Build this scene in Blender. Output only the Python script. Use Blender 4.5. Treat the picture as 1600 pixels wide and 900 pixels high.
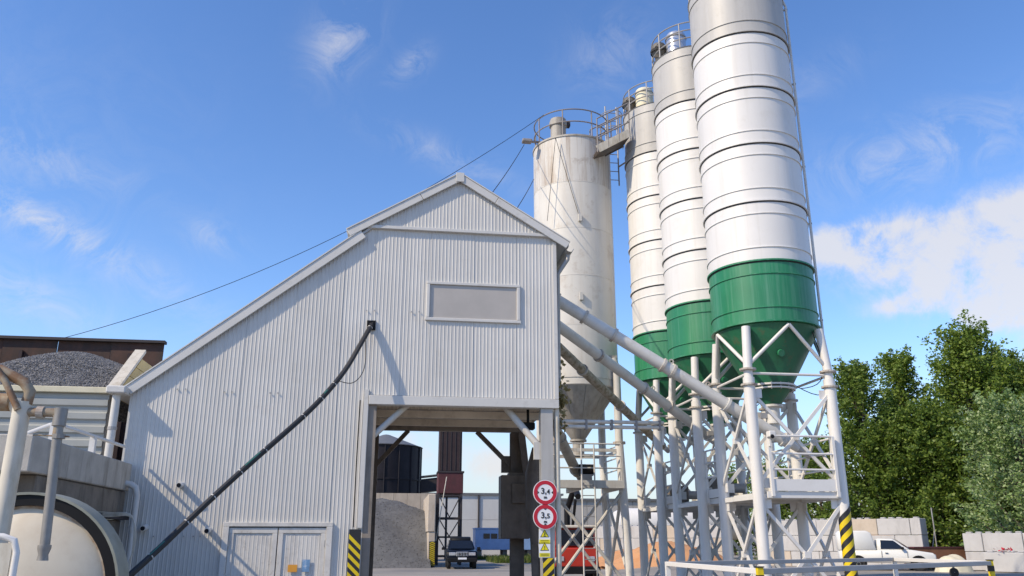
import bpy, bmesh, math, random
from mathutils import Vector as V, Matrix
from math import sin, cos, tan, pi, radians as R, sqrt, atan2
random.seed(7)
sc = bpy.context.scene
for o in list(bpy.data.objects): bpy.data.objects.remove(o)
COL = sc.collection

# ------------------------------------------------------------------ camera
F_PX, PITCH, YAW, EYE = 1285.0, R(17.13), R(8.2), V((0, 0, 1.6))
FW = V((sin(YAW)*cos(PITCH), cos(YAW)*cos(PITCH), sin(PITCH)))
RT = V((cos(YAW), -sin(YAW), 0)); UP = RT.cross(FW)
cd = bpy.data.cameras.new('camera'); cam = bpy.data.objects.new('camera', cd); COL.objects.link(cam)
cd.sensor_width = 36; cd.lens = 36*F_PX/1600; cd.clip_end = 3000; cd.clip_start = .05
cam.location = EYE; cam.rotation_euler = (pi/2+PITCH, 0, -YAW)
sc.camera = cam
sc.render.resolution_x, sc.render.resolution_y = 1024, 576

def ray(x, y): return (FW*F_PX+RT*(x-800)+UP*(450-y)).normalized()
def at(x, y, Y=None, X=None, Z=None, D=None):
    d = ray(x, y)
    if Y is not None: t = Y/d.y
    elif X is not None: t = X/d.x
    elif Z is not None: t = (Z-EYE.z)/d.z
    else: t = D/sqrt(d.x*d.x+d.y*d.y)
    return EYE+d*t

# ------------------------------------------------------------------ light
SUN_A, SUN_E = R(67), R(39.5)          # azimuth left of the wall normal, elevation
SUN = V((-sin(SUN_A)*cos(SUN_E), -cos(SUN_A)*cos(SUN_E), sin(SUN_E)))
sd = bpy.data.lights.new('sun', 'SUN'); sun = bpy.data.objects.new('sun', sd); COL.objects.link(sun)
sd.energy = 2.0; sd.angle = R(.53); sd.color = (1, .965, .92)
sun.rotation_euler = SUN.to_track_quat('Z', 'Y').to_euler(); sun.location = (-30, -20, 40)
sc.view_settings.view_transform = 'Standard'; sc.view_settings.look = 'None'
sc.view_settings.exposure = 1.04; sc.view_settings.gamma = 1; sc.view_settings.use_curve_mapping = False
sc.view_settings.use_white_balance = True; sc.view_settings.white_balance_temperature = 8700; sc.view_settings.white_balance_tint = 9

w = bpy.data.worlds.new('World'); sc.world = w; w.use_nodes = True
nt = w.node_tree; N = nt.nodes; L = nt.links
for n in list(N): N.remove(n)
def nd(t, **k):
    n = N.new(t)
    for a, b in k.items(): setattr(n, a, b)
    return n
def lk(a, b): L.new(a, b)
def mth(op, a, b=None, c=None, cl=False):
    n = nd('ShaderNodeMath', operation=op, use_clamp=cl)
    for i, v in enumerate((a, b, c)):
        if v is None: continue
        if isinstance(v, (int, float)): n.inputs[i].default_value = v
        else: lk(v, n.inputs[i])
    return n.outputs[0]
out = nd('ShaderNodeOutputWorld'); bg = nd('ShaderNodeBackground'); bg.inputs[1].default_value = .15
sky = nd('ShaderNodeTexSky', sky_type='NISHITA', sun_disc=False)
sky.sun_elevation = SUN_E; sky.sun_rotation = R(180)+SUN_A
sky.air_density = .9; sky.dust_density = .2; sky.ozone_density = 4.0; sky.altitude = 300
tc = nd('ShaderNodeTexCoord'); DIR = tc.outputs['Generated']
def vdot(vec):
    n = nd('ShaderNodeVectorMath', operation='DOT_PRODUCT'); lk(DIR, n.inputs[0]); n.inputs[1].default_value = vec
    return n.outputs['Value']
# clouds: noise on a flat cloud deck seen in perspective, gathered into banks at real sky directions
sep = nd('ShaderNodeSeparateXYZ'); lk(DIR, sep.inputs[0])
den = mth('ADD', mth('MAXIMUM', sep.outputs[2], 0), .22)
cx_, cy_ = mth('DIVIDE', sep.outputs[0], den), mth('DIVIDE', sep.outputs[1], den)
cmb = nd('ShaderNodeCombineXYZ'); lk(cx_, cmb.inputs[0]); lk(cy_, cmb.inputs[1])
def noise(vec, scale, detail, rough, dist=0, sx=1, sy=1, rot=0):
    mp = nd('ShaderNodeMapping'); mp.inputs['Scale'].default_value = (sx, sy, 1); mp.inputs['Rotation'].default_value = (0, 0, rot)
    lk(vec, mp.inputs[0])
    n = nd('ShaderNodeTexNoise'); n.inputs['Scale'].default_value = scale; n.inputs['Detail'].default_value = detail
    n.inputs['Roughness'].default_value = rough; n.inputs['Distortion'].default_value = dist
    lk(mp.outputs[0], n.inputs['Vector']); return n.outputs[0]
n_puff = noise(DIR, 11, 11, .68, .35)
n_wisp = noise(DIR, 15, 11, .72, 1.1, 1, 1)
def bank(px, py, wx, wy, rot=0, gain=1.0):
    c = ray(px, py); r = c.cross(V((0, 0, 1))).normalized(); u = r.cross(c)
    r2 = r*cos(rot)+u*sin(rot); u2 = u*cos(rot)-r*sin(rot)
    a = mth('MULTIPLY', vdot(r2), F_PX/wx); b = mth('MULTIPLY', vdot(u2), F_PX/wy)
    q = mth('ADD', mth('MULTIPLY', a, a), mth('MULTIPLY', b, b))
    front = mth('GREATER_THAN', vdot(c), 0)
    g = mth('MULTIPLY', mth('EXPONENT', mth('MULTIPLY', q, -1)), gain)
    return mth('MULTIPLY', g, front)
def total(lst):
    s = lst[0]
    for x in lst[1:]: s = mth('ADD', s, x)
    return s
big = total([bank(1420, 390, 140, 58, R(-4), 1.0), bank(1570, 345, 150, 55, R(14), .85), bank(1310, 372, 60, 30, R(12), .6), bank(1640, 430, 150, 70, 0, .7),
             bank(1425, 475, 60, 16, R(4), .75), bank(1570, 480, 90, 30, R(8), .8), bank(1600, 600, 200, 50, 0, .5),
             bank(645, 700, 90, 40, 0, .9), bank(770, 730, 60, 26, 0, .6), bank(930, 720, 160, 80, 0, .55), bank(-900, 600, 500, 120, 0, .8), bank(2700, 500, 500, 150, 0, .8)])
wsp = total([bank(535, 55, 36, 60, R(-30), .85), bank(640, 102, 34, 18, R(40), .6), bank(60, 345, 110, 20, R(-16), .75), bank(20, 455, 120, 30, R(-15), .6), bank(60, 245, 130, 26, R(-6), .4),
             bank(330, 368, 40, 22, R(-20), .5), bank(210, 430, 200, 34, R(-24), .35), bank(700, 245, 110, 22, R(-20), .45), bank(955, 82, 70, 50, R(30), .35), bank(1440, 235, 150, 46, R(6), .62),
             bank(1260, 130, 90, 30, R(20), .2), bank(-700, 200, 400, 150, R(20), .4), bank(2600, 100, 400, 150, R(20), .4)])
m1 = mth('MULTIPLY_ADD', n_puff, 3.0, -1.42); m1 = mth('MULTIPLY', mth('ADD', m1, mth('MULTIPLY', mth('MINIMUM', big, 1.0), .62)), mth('MINIMUM', big, 1.0), cl=True)
m1s = nd('ShaderNodeMapRange', interpolation_type='SMOOTHSTEP'); lk(m1, m1s.inputs[0]); m1s.inputs[1].default_value = .05; m1s.inputs[2].default_value = .78
m2 = mth('MULTIPLY', mth('MULTIPLY_ADD', n_wisp, 4.2, -1.72, cl=True), wsp, cl=True)
cm = mth('MAXIMUM', mth('MULTIPLY', m1s.outputs[0], .82), mth('MULTIPLY', m2, .58))
mixc = nd('ShaderNodeMix', data_type='RGBA'); lk(cm, mixc.inputs['Factor'])
hs = nd('ShaderNodeHueSaturation'); lk(sky.outputs[0], hs.inputs['Color']); hs.inputs['Saturation'].default_value = 1.22; hs.inputs['Hue'].default_value = .5105; hs.inputs['Value'].default_value = 1.0
hzf = nd('ShaderNodeMapRange', interpolation_type='SMOOTHSTEP'); lk(sep.outputs[2], hzf.inputs[0])
hzf.inputs[1].default_value = .24; hzf.inputs[2].default_value = .0; hzf.inputs[3].default_value = 0; hzf.inputs[4].default_value = .85
mixh = nd('ShaderNodeMix', data_type='RGBA'); lk(hzf.outputs[0], mixh.inputs['Factor']); lk(hs.outputs[0], mixh.inputs['A']); mixh.inputs['B'].default_value = (1.45, 1.85, 2.75, 1)   # pale haze low in the sky, all round
lk(mixh.outputs['Result'], mixc.inputs['A']); mixc.inputs['B'].default_value = (2.35, 2.65, 3.4, 1)
lk(mixc.outputs['Result'], bg.inputs[0]); lk(bg.outputs[0], out.inputs[0])

# ------------------------------------------------------------------ materials
MATS = {}
def mat(name, col, rough=.6, metal=0, var=.1, scale=2.0, dirt=None, damt=0, dscale=(5, 5, .5), dlo=.5, dhi=.75, bump=0, bscale=60, spec=.5, d2=None, d2amt=0, d2scale=8, orand=0):
    m = bpy.data.materials.new(name); m.use_nodes = True; MATS[name] = m
    t = m.node_tree; n = t.nodes; l = t.links; b = n['Principled BSDF']
    b.inputs['Roughness'].default_value = rough; b.inputs['Metallic'].default_value = metal
    b.inputs['Specular IOR Level'].default_value = spec
    tc = n.new('ShaderNodeTexCoord'); oi = n.new('ShaderNodeObjectInfo')
    ad = n.new('ShaderNodeVectorMath'); ad.operation = 'ADD'; l.new(tc.outputs['Object'], ad.inputs[0])
    mu = n.new('ShaderNodeMath'); mu.operation = 'MULTIPLY'; l.new(oi.outputs['Random'], mu.inputs[0]); mu.inputs[1].default_value = 37
    l.new(mu.outputs[0], ad.inputs[1]); P = ad.outputs[0]
    def nz(sc_, det=5, rg=.6, vec=P):
        x = n.new('ShaderNodeTexNoise'); x.inputs['Scale'].default_value = sc_; x.inputs['Detail'].default_value = det; x.inputs['Roughness'].default_value = rg
        l.new(vec, x.inputs['Vector']); return x.outputs[0]
    def ramp(src, a, b_):
        x = n.new('ShaderNodeMapRange'); l.new(src, x.inputs[0]); x.inputs[1].default_value = a; x.inputs[2].default_value = b_; return x.outputs[0]
    def mix(f, a, b_):
        x = n.new('ShaderNodeMix'); x.data_type = 'RGBA'; l.new(f, x.inputs['Factor'])
        for s, v in (('A', a), ('B', b_)):
            if isinstance(v, tuple): x.inputs[s].default_value = (*v[:3], 1)
            else: l.new(v, x.inputs[s])
        return x.outputs['Result']
    lo = tuple(c*(1-var) for c in col); hi = tuple(min(1, c*(1+var)) for c in col)
    c = mix(ramp(nz(scale), .3, .7), lo, hi)
    if dirt:
        mp = n.new('ShaderNodeMapping'); mp.inputs['Scale'].default_value = dscale; l.new(P, mp.inputs[0])
        f = ramp(nz(1, 6, .65, mp.outputs[0]), dlo, dhi)
        k = n.new('ShaderNodeMath'); k.operation = 'MULTIPLY'; l.new(f, k.inputs[0]); k.inputs[1].default_value = damt
        c = mix(k.outputs[0], c, dirt)
    if d2:
        f = ramp(nz(d2scale, 7, .7), .56, .68)
        k = n.new('ShaderNodeMath'); k.operation = 'MULTIPLY'; l.new(f, k.inputs[0]); k.inputs[1].default_value = d2amt
        c = mix(k.outputs[0], c, d2)
    if orand:
        hv = n.new('ShaderNodeHueSaturation'); l.new(c, hv.inputs['Color']); k = n.new('ShaderNodeMath'); k.operation = 'MULTIPLY_ADD'
        l.new(oi.outputs['Random'], k.inputs[0]); k.inputs[1].default_value = 2*orand; k.inputs[2].default_value = 1-orand; l.new(k.outputs[0], hv.inputs['Value']); c = hv.outputs[0]
    l.new(c, b.inputs['Base Color'])
    if bump:
        bp = n.new('ShaderNodeBump'); bp.inputs['Strength'].default_value = bump; bp.inputs['Distance'].default_value = .02
        l.new(nz(bscale, 4), bp.inputs['Height']); l.new(bp.outputs[0], b.inputs['Normal'])
    return m
RUST = (.16, .06, .025); GRIME = (.2, .19, .17)
mat('clad', (.58, .565, .535), .5, orand=.035, d2=(.42, .39, .34), d2amt=.22, d2scale=1.6, var=.05, scale=1.2, dirt=(.42, .405, .375), damt=.45, dscale=(9, 9, .35), dlo=.5, dhi=.8)
mat('trim', (.59, .575, .545), .45, var=.06, dirt=GRIME, damt=.4, dscale=(4, 4, 4), dlo=.55, dhi=.8)
mat('roof', (.5, .51, .52), .5, var=.08, dirt=(.3, .3, .28), damt=.5)
mat('core', (.3, .3, .3), .8)
mat('soffit', (.62, .55, .46), .7, var=.12, dirt=(.22, .16, .11), damt=.7, dscale=(1.5, 1.5, 1.5))
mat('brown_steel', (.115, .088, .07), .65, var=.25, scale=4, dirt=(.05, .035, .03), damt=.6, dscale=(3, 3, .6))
mat('col_grey', (.42, .41, .39), .5, var=.05, dirt=(.28, .26, .23), damt=.4, dscale=(6, 6, .5))
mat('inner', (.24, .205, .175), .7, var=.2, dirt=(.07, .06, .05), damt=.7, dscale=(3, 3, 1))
mat('pane', (.42, .385, .35), .35, var=.08, scale=1.5, dirt=(.42, .38, .34), damt=.5, dscale=(6, 6, .3))
mat('door', (.64, .62, .585), .5, var=.06, dirt=(.32, .3, .28), damt=.5, dscale=(3, 3, 2), d2=(.3, .25, .2), d2amt=.4, d2scale=14)
mat('silo_white', (.68, .665, .64), .42, var=.03, scale=.8, dirt=(.46, .43, .37), damt=.42, dscale=(5, 5, .22), dlo=.52, dhi=.8, d2=(.5, .46, .39), d2amt=.2, d2scale=1.5, orand=.02)
mat('silo_grey', (.44, .43, .41), .5, var=.05, scale=1, dirt=(.29, .28, .26), damt=.5, dscale=(4, 4, .3), dlo=.45, dhi=.8, d2=(.3, .29, .27), d2amt=.35, d2scale=3)
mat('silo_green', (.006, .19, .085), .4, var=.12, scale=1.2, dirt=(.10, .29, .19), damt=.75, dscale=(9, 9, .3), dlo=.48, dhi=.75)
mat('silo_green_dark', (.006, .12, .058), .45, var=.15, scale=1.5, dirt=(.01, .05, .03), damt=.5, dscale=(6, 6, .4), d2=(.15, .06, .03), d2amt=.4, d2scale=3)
mat('silo_old', (.62, .595, .545), .5, var=.05, scale=.9, dirt=(.43, .37, .3), damt=.5, dscale=(3.5, 3.5, .22), dlo=.5, dhi=.8, d2=(.33, .24, .17), d2amt=.3, d2scale=2.2)
mat('silo_old_top', (.60, .575, .53), .5, var=.05, scale=.9, dirt=(.27, .17, .095), damt=.9, dscale=(6, 6, .3), dlo=.46, dhi=.7, d2=(.25, .17, .11), d2amt=.4, d2scale=2.2)
mat('hopper_old', (.40, .375, .335), .6, var=.12, scale=1.4, dirt=(.2, .165, .125), damt=.65, dscale=(6, 6, .4), dlo=.45, dhi=.75)
mat('valve_brown', (.13, .115, .095), .6, var=.25, scale=5, dirt=(.05, .04, .03), damt=.6, dscale=(4, 4, 4))
mat('shade_and_rim_ring', (.03, .03, .03), .8)  # near-black for valve rims and the painted shadow lines under silo flanges
mat('leg_white', (.68, .66, .63), .42, var=.04, scale=2, dirt=(.5, .48, .44), damt=.45, dscale=(8, 8, 1), dlo=.52, dhi=.8)
mat('leg_old', (.56, .54, .5), .55, var=.08, dirt=(.3, .24, .18), damt=.5, dscale=(6, 6, .8))
mat('galv', (.36, .35, .34), .5, .3, var=.12, dirt=RUST, damt=.35, dscale=(5, 5, 2), dlo=.58, dhi=.75)
mat('rail_rust', (.25, .23, .22), .6, var=.2, dirt=RUST, damt=.6, dscale=(4, 4, 4))
mat('collar', (.48, .45, .4), .6, var=.1, dirt=RUST, damt=.6, dscale=(7, 7, 7), dlo=.45, dhi=.65)
mat('tube_white', (.62, .61, .58), .45, var=.06, dirt=(.33, .29, .24), damt=.6, dscale=(2, 2, 2), dlo=.48, dhi=.75)
mat('tube_moss', (.40, .35, .28), .8, var=.25, scale=6, dirt=(.17, .135, .07), damt=.75, dscale=(9, 9, 9), dlo=.45, dhi=.62)
mat('black', (.010, .010, .011), .55, var=.2, spec=.2)
mat('hose', (.014, .015, .018), .5, var=.3, scale=8)
mat('teal', (.01, .16, .13), .5)
mat('yellow', (.72, .52, .015), .5, var=.08, dirt=(.25, .18, .03), damt=.4, dscale=(6, 6, 6))
mat('hazard_black', (.015, .015, .018), .5)
mat('red', (.52, .012, .03), .45, var=.05)
mat('sign_white', (.78, .79, .8), .4, var=.04, dirt=(.5, .5, .48), damt=.25)
mat('sign_yellow', (.78, .68, .03), .45)
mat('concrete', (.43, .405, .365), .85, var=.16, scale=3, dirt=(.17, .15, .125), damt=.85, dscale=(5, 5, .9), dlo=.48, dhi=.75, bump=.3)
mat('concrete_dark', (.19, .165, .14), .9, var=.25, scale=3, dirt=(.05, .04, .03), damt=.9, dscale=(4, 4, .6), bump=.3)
mat('block', (.47, .46, .45), .85, var=.08, scale=1.5, dirt=(.33, .32, .31), damt=.6, dscale=(3, 3, 1), bump=.25, bscale=30)
mat('block_tan', (.50, .42, .34), .85, var=.1, scale=1.5, dirt=(.36, .28, .2), damt=.6, dscale=(3, 3, 1), bump=.25, bscale=30)
mat('gravel', (.2, .196, .195), .9, var=.65, scale=24, dirt=(.085, .083, .085), damt=.9, dscale=(30, 30, 30), dlo=.5, dhi=.6)
mat('gravel_pale', (.118, .118, .117), .95, var=.15, scale=1.2, dirt=(.075, .073, .07), damt=.6, dscale=(1.5, 1.5, 2.5), bump=.15, bscale=30, d2=(.16, .157, .15), d2amt=.5, d2scale=2)
mat('sand', (.58, .29, .14), .95, var=.2, scale=2, dirt=(.42, .14, .04), damt=.7, dscale=(2, 2, 2), bump=.4, bscale=10)
mat('rust_wall', (.072, .034, .025), .8, var=.3, scale=1.5, dirt=(.025, .022, .02), damt=.8, dscale=(2, 2, .8), dlo=.42, dhi=.62, d2=(.12, .045, .02), d2amt=.5, d2scale=2)
mat('bay_metal', (.36, .37, .35), .55, var=.06, dirt=(.22, .23, .2), damt=.5, dscale=(.5, 3, 3))
mat('cream', (.66, .60, .44), .6, var=.08, dirt=(.38, .31, .18), damt=.4, dscale=(3, 3, 3))
mat('cream_disc', (.62, .55, .44), .55, var=.06, dirt=(.38, .27, .17), damt=.4, dscale=(2.5, 2.5, 2.5), dlo=.48, dhi=.8)
mat('worn_cream', (.5, .43, .34), .6, var=.1, dirt=(.26, .13, .06), damt=.8, dscale=(4, 4, 4), dlo=.42, dhi=.62)
mat('drum_band', (.24, .25, .21), .55, var=.15, dirt=(.13, .14, .10), damt=.6, dscale=(6, 6, 6))
mat('old_white', (.60, .55, .46), .5, var=.08, scale=4, dirt=(.27, .2, .1), damt=.6, dscale=(7, 7, 2), dlo=.5, dhi=.75)
mat('rusty_pipe', (.34, .27, .19), .6, var=.2, scale=6, dirt=(.20, .08, .025), damt=.8, dscale=(6, 6, 6), dlo=.45, dhi=.6)
mat('grey_pipe', (.26, .25, .235), .5, .2, var=.15, scale=5, dirt=(.14, .12, .1), damt=.5, dscale=(8, 8, 3))
mat('white_paint', (.7, .68, .65), .4, var=.04, dirt=(.5, .48, .44), damt=.35, dscale=(4, 4, 4))
mat('rail_shaded', (.36, .35, .34), .5, var=.12, dirt=(.22, .2, .18), damt=.5, dscale=(3, 3, 3))  # railing white darkened to grey, shade painted into the colour
mat('dark_tank', (.016, .0145, .019), .6, spec=.2, var=.2, dirt=(.035, .032, .04), damt=.5, dscale=(1, 1, .3))
mat('tank_roof', (.13, .135, .14), .55, .0, var=.1)
mat('rust_dark', (.03, .015, .016), .75, var=.3, dirt=(.02, .013, .015), damt=.7, dscale=(2, 2, .5))
mat('rust_red', (.08, .02, .024), .75, var=.25, dirt=(.04, .02, .02), damt=.6, dscale=(2, 2, .6))
mat('skip_rust', (.20, .085, .045), .8, var=.25, dirt=(.1, .05, .03), damt=.6, dscale=(2, 2, 1))
mat('steel_dark', (.035, .028, .03), .7, var=.2)
mat('warehouse', (.50, .50, .49), .7, var=.05, scale=.4, dirt=(.38, .37, .36), damt=.4, dscale=(.6, .6, .15))
mat('warehouse_tan', (.40, .38, .35), .7, var=.05, scale=.4, dirt=(.32, .3, .27), damt=.4, dscale=(.6, .6, .15))
mat('blue', (.2, .34, .55), .5, var=.1, dirt=(.2, .28, .4), damt=.4, dscale=(1, 1, .5))
mat('jeep_paint', (.004, .006, .012), .3, var=.1, spec=.15)
mat('glass', (.010, .014, .022), .1, var=.05, spec=.4)
mat('tyre', (.018, .018, .018), .85)
mat('rim', (.4, .4, .41), .35, .6)
mat('chrome', (.62, .63, .65), .25, .6)
mat('van_white', (.68, .68, .65), .35, var=.03)
mat('truck_red', (.45, .03, .015), .4, var=.08)
mat('bark', (.09, .07, .055), .9, var=.3, scale=6)
mat('earth', (.23, .2, .16), .95, var=.2, scale=.4)
mat('dry_grass', (.28, .24, .10), .9, var=.25)
mat('clear_weed', (.07, .13, .03), .8, var=.25)
mat('orange', (.75, .33, .05), .5); mat('poster_blue', (.14, .3, .5), .5, var=.3, scale=9, d2=(.7, .72, .7), d2amt=.8, d2scale=9)
def leafmat(name, c1, c2, c3, tr=.35):
    m = bpy.data.materials.new(name); m.use_nodes = True; MATS[name] = m; t = m.node_tree; n = t.nodes; l = t.links
    for x in list(n): n.remove(x)
    o = n.new('ShaderNodeOutputMaterial'); g = n.new('ShaderNodeNewGeometry'); r = n.new('ShaderNodeValToRGB')
    r.color_ramp.elements[0].color = (*c1, 1); r.color_ramp.elements[1].color = (*c3, 1); e = r.color_ramp.elements.new(.55); e.color = (*c2, 1)
    l.new(g.outputs['Random Per Island'], r.inputs[0])
    d = n.new('ShaderNodeBsdfPrincipled'); d.inputs['Roughness'].default_value = .5; d.inputs['Specular IOR Level'].default_value = .35; l.new(r.outputs[0], d.inputs['Base Color'])
    tr_ = n.new('ShaderNodeBsdfTranslucent'); l.new(r.outputs[0], tr_.inputs[0]); mx = n.new('ShaderNodeMixShader'); mx.inputs[0].default_value = tr
    l.new(d.outputs[0], mx.inputs[1]); l.new(tr_.outputs[0], mx.inputs[2]); l.new(mx.outputs[0], o.inputs[0])
leafmat('leaf_a', (.09, .155, .024), (.19, .285, .05), (.31, .4, .095), .45)
leafmat('leaf_b', (.07, .13, .022), (.15, .235, .042), (.25, .335, .075), .45)
leafmat('leaf_silver', (.12, .21, .055), (.25, .37, .13), (.46, .54, .30), .4)
mat('board_yellow', (.62, .47, .2), .65, var=.12, dirt=(.4, .28, .1), damt=.4, dscale=(3, 3, 3))
leafmat('leaf_grass', (.06, .11, .02), (.10, .15, .03), (.2, .2, .06))
leafmat('leaf_dry', (.18, .15, .06), (.26, .21, .09), (.3, .27, .14))
# ground: pale dusty concrete and asphalt patches
m = mat('ground', (.31, .275, .235), .95, var=.18, scale=.12, dirt=(.16, .155, .15), damt=.75, dscale=(.06, .12, .1), dlo=.48, dhi=.6, d2=(.42, .36, .28), d2amt=.5, d2scale=.35, bump=.3, bscale=4)

# ------------------------------------------------------------------ mesh builder
ORG = {}
class MB:
    def __init__(s): s.v = []; s.f = []
    def poly(s, pts): i = len(s.v); s.v += [V(p) for p in pts]; s.f.append(tuple(range(i, i+len(pts)))); return s
    def box(s, a, b):
        x0, y0, z0 = [min(a[i], b[i]) for i in range(3)]; x1, y1, z1 = [max(a[i], b[i]) for i in range(3)]; i = len(s.v)
        s.v += [V(p) for p in ((x0, y0, z0), (x1, y0, z0), (x1, y1, z0), (x0, y1, z0), (x0, y0, z1), (x1, y0, z1), (x1, y1, z1), (x0, y1, z1))]
        s.f += [tuple(i+k for k in q) for q in ((3, 2, 1, 0), (4, 5, 6, 7), (0, 1, 5, 4), (1, 2, 6, 5), (2, 3, 7, 6), (3, 0, 4, 7))]; return s
    def bar(s, p0, p1, wd, ht, up=V((0, 0, 1))):
        p0, p1 = V(p0), V(p1); d = (p1-p0).normalized(); u = V(up)
        if abs(d.dot(u)) > .98: u = V((0, 1, 0))
        r = d.cross(u).normalized()*wd/2; u = r.cross(d).normalized()*ht/2; i = len(s.v)
        for p in (p0, p1): s.v += [p-r-u, p+r-u, p+r+u, p-r+u]
        s.f += [tuple(i+k for k in q) for q in ((3, 2, 1, 0), (4, 5, 6, 7), (0, 1, 5, 4), (1, 2, 6, 5), (2, 3, 7, 6), (3, 0, 4, 7))]; return s
    def tube(s, pts, r, seg=12, cap=True):
        pts = [V(p) for p in pts]; n = len(pts); rr = r if isinstance(r, (list, tuple)) else [r]*n; i0 = len(s.v); pu = None
        for k in range(n):
            d = ((pts[k+1]-pts[k]) if k == 0 else (pts[k]-pts[k-1]) if k == n-1 else (pts[k+1]-pts[k]).normalized()+(pts[k]-pts[k-1]).normalized()).normalized()
            if pu is None: pu = V((0, 0, 1)) if abs(d.z) < .9 else V((1, 0, 0))
            a = d.cross(pu).normalized(); b = a.cross(d).normalized(); pu = b
            s.v += [pts[k]+(a*cos(2*pi*j/seg)+b*sin(2*pi*j/seg))*rr[k] for j in range(seg)]
        for k in range(n-1):
            for j in range(seg):
                q = i0+k*seg; s.f.append((q+j, q+(j+1) % seg, q+seg+(j+1) % seg, q+seg+j))
        if cap: s.f.append(tuple(i0+j for j in reversed(range(seg)))); s.f.append(tuple(i0+(n-1)*seg+j for j in range(seg)))
        return s
    def lathe(s, prof, c=(0, 0, 0), seg=48, axis='z', a0=0, a1=2*pi):
        c = V(c); i0 = len(s.v); full = abs(a1-a0-2*pi) < 1e-6; m_ = seg if full else seg+1
        for r, h in prof:
            for j in range(m_):
                a = a0+(a1-a0)*j/seg; x, y = r*cos(a), r*sin(a)
                s.v.append(c+(V((x, y, h)) if axis == 'z' else V((x, h, y)) if axis == 'y' else V((h, x, y))))
        for k in range(len(prof)-1):
            for j in range(seg):
                q = i0+k*m_; s.f.append((q+j, q+(j+1) % m_, q+m_+(j+1) % m_, q+m_+j))
        return s
    def prism(s, pts, axis, a, b):           # polygon of 2-D points extruded along an axis
        def mk(p, h): return V((p[0], h, p[1])) if axis == 'y' else V((h, p[0], p[1])) if axis == 'x' else V((p[0], p[1], h))
        n = len(pts); i = len(s.v); s.v += [mk(p, a) for p in pts]+[mk(p, b) for p in pts]
        s.f.append(tuple(range(i, i+n))); s.f.append(tuple(reversed(range(i+n, i+2*n))))
        for k in range(n): s.f.append((i+k, i+n+k, i+n+(k+1) % n, i+(k+1) % n))
        return s
    def xf(s, M):
        s.v = [M @ p for p in s.v]; return s
    def build(s, name, m, parent=None, smooth=False, bevel=0, kind=None, sharp=40):
        org = ORG.get(parent.name, V((0, 0, 0))) if parent else V((0, 0, 0))
        me = bpy.data.meshes.new(name); me.from_pydata([p-org for p in s.v], [], s.f)
        bm = bmesh.new(); bm.from_mesh(me); bmesh.ops.recalc_face_normals(bm, faces=bm.faces)
        if bevel: bmesh.ops.bevel(bm, geom=bm.edges, offset=bevel, segments=1, affect='EDGES', clamp_overlap=True)
        bm.to_mesh(me); bm.free()
        o = bpy.data.objects.new(name, me); COL.objects.link(o)
        if isinstance(m, (list, tuple)):
            for x in m: me.materials.append(MATS[x])
        else: me.materials.append(MATS[m])
        if smooth: me.shade_smooth(); me.set_sharp_from_angle(angle=R(sharp))
        if parent: o.parent = parent; ORG[o.name] = org
        if kind: o['kind'] = kind
        return o
def tag(o, label, cat, group=None, kind=None):
    if label: o['label'] = label
    if cat: o['category'] = cat
    if group: o['group'] = group
    if kind: o['kind'] = kind
    return o
def thing(name, label, cat, loc=(0, 0, 0), group=None):
    o = bpy.data.objects.new(name, None); COL.objects.link(o); o.location = loc; o.empty_display_size = .3
    ORG[o.name] = V(loc); return tag(o, label, cat, group)
def copy_tree(o, parent=None):
    c = o.copy(); COL.objects.link(c)
    if parent: c.parent = parent
    for ch in list(o.children): copy_tree(ch, c)
    return c
def smooth01(x, a, b): t = max(0, min(1, (x-a)/(b-a))); return t*t*(3-2*t)

# ------------------------------------------------------------------ ground
def gz(x, y): return .35*smooth01(x, 11, 17)
g = MB(); xs = [-500, -200, -80, -30, -10, 0, 5, 9, 11, 12, 13, 14, 15, 16, 17, 20, 30, 50, 90, 200, 500]; ys = [-300, -60, -10, 0, 10, 20, 30, 45, 60, 80, 120, 200, 400, 900]
g.v = [V((x, y, gz(x, y))) for y in ys for x in xs]; nx = len(xs)
g.f = [(j*nx+i, j*nx+i+1, (j+1)*nx+i+1, (j+1)*nx+i) for j in range(len(ys)-1) for i in range(nx-1)]
tag(g.build('ground', 'ground'), None, None, kind='structure')

# ------------------------------------------------------------------ batching building
YF, YB = 16.8, 20.4
OV = 16.7
apex, reav = at(719, 274, Y=OV), at(889, 381, Y=OV); brk, low = at(543, 361, Y=OV), at(216, 594, Y=OV)
BX0, BX1, GX0, GX1, GZ = -5.08, 3.37, -.5, 3.0, 4.24
sR = (apex.z-reav.z)/(reav.x-apex.x); sL = (apex.z-brk.z)/(apex.x-brk.x)
low2 = V((-.55, 0, 0)); b_in = at(580, 349, Y=OV); sLow = (b_in.z-low.z)/(b_in.x-low.x)
TH = .1
def roof_top(x):
    hi = apex.z-sR*(x-apex.x) if x > apex.x else apex.z-sL*(apex.x-x)
    return hi if x > b_in.x else min(hi, low.z+sLow*(x-low.x)) if x > brk.x else low.z+sLow*(x-low.x)
B = thing('batching_building', 'white corrugated batching building with lopsided gable and drive-through opening', 'building', (0, 18.6, 0))
wall_top = lambda x: roof_top(x)-TH-.015
def core(y0, y1, name):
    c = MB()
    lp = [(BX0+.03, 0), (GX0-.02, 0)]+[(x, wall_top(x)-.03) for x in (GX0-.02, b_in.x, -2, -3.5, BX0+.03)]
    c.prism(lp, 'y', y0, y1)
    rp = [(GX0-.02, GZ+.1), (BX1-.03, GZ+.1)]+[(x, wall_top(x)-.03) for x in (BX1-.03, apex.x, GX0-.02)]
    c.prism(rp, 'y', y0, y1); return c.build(name, 'core', B)
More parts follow.
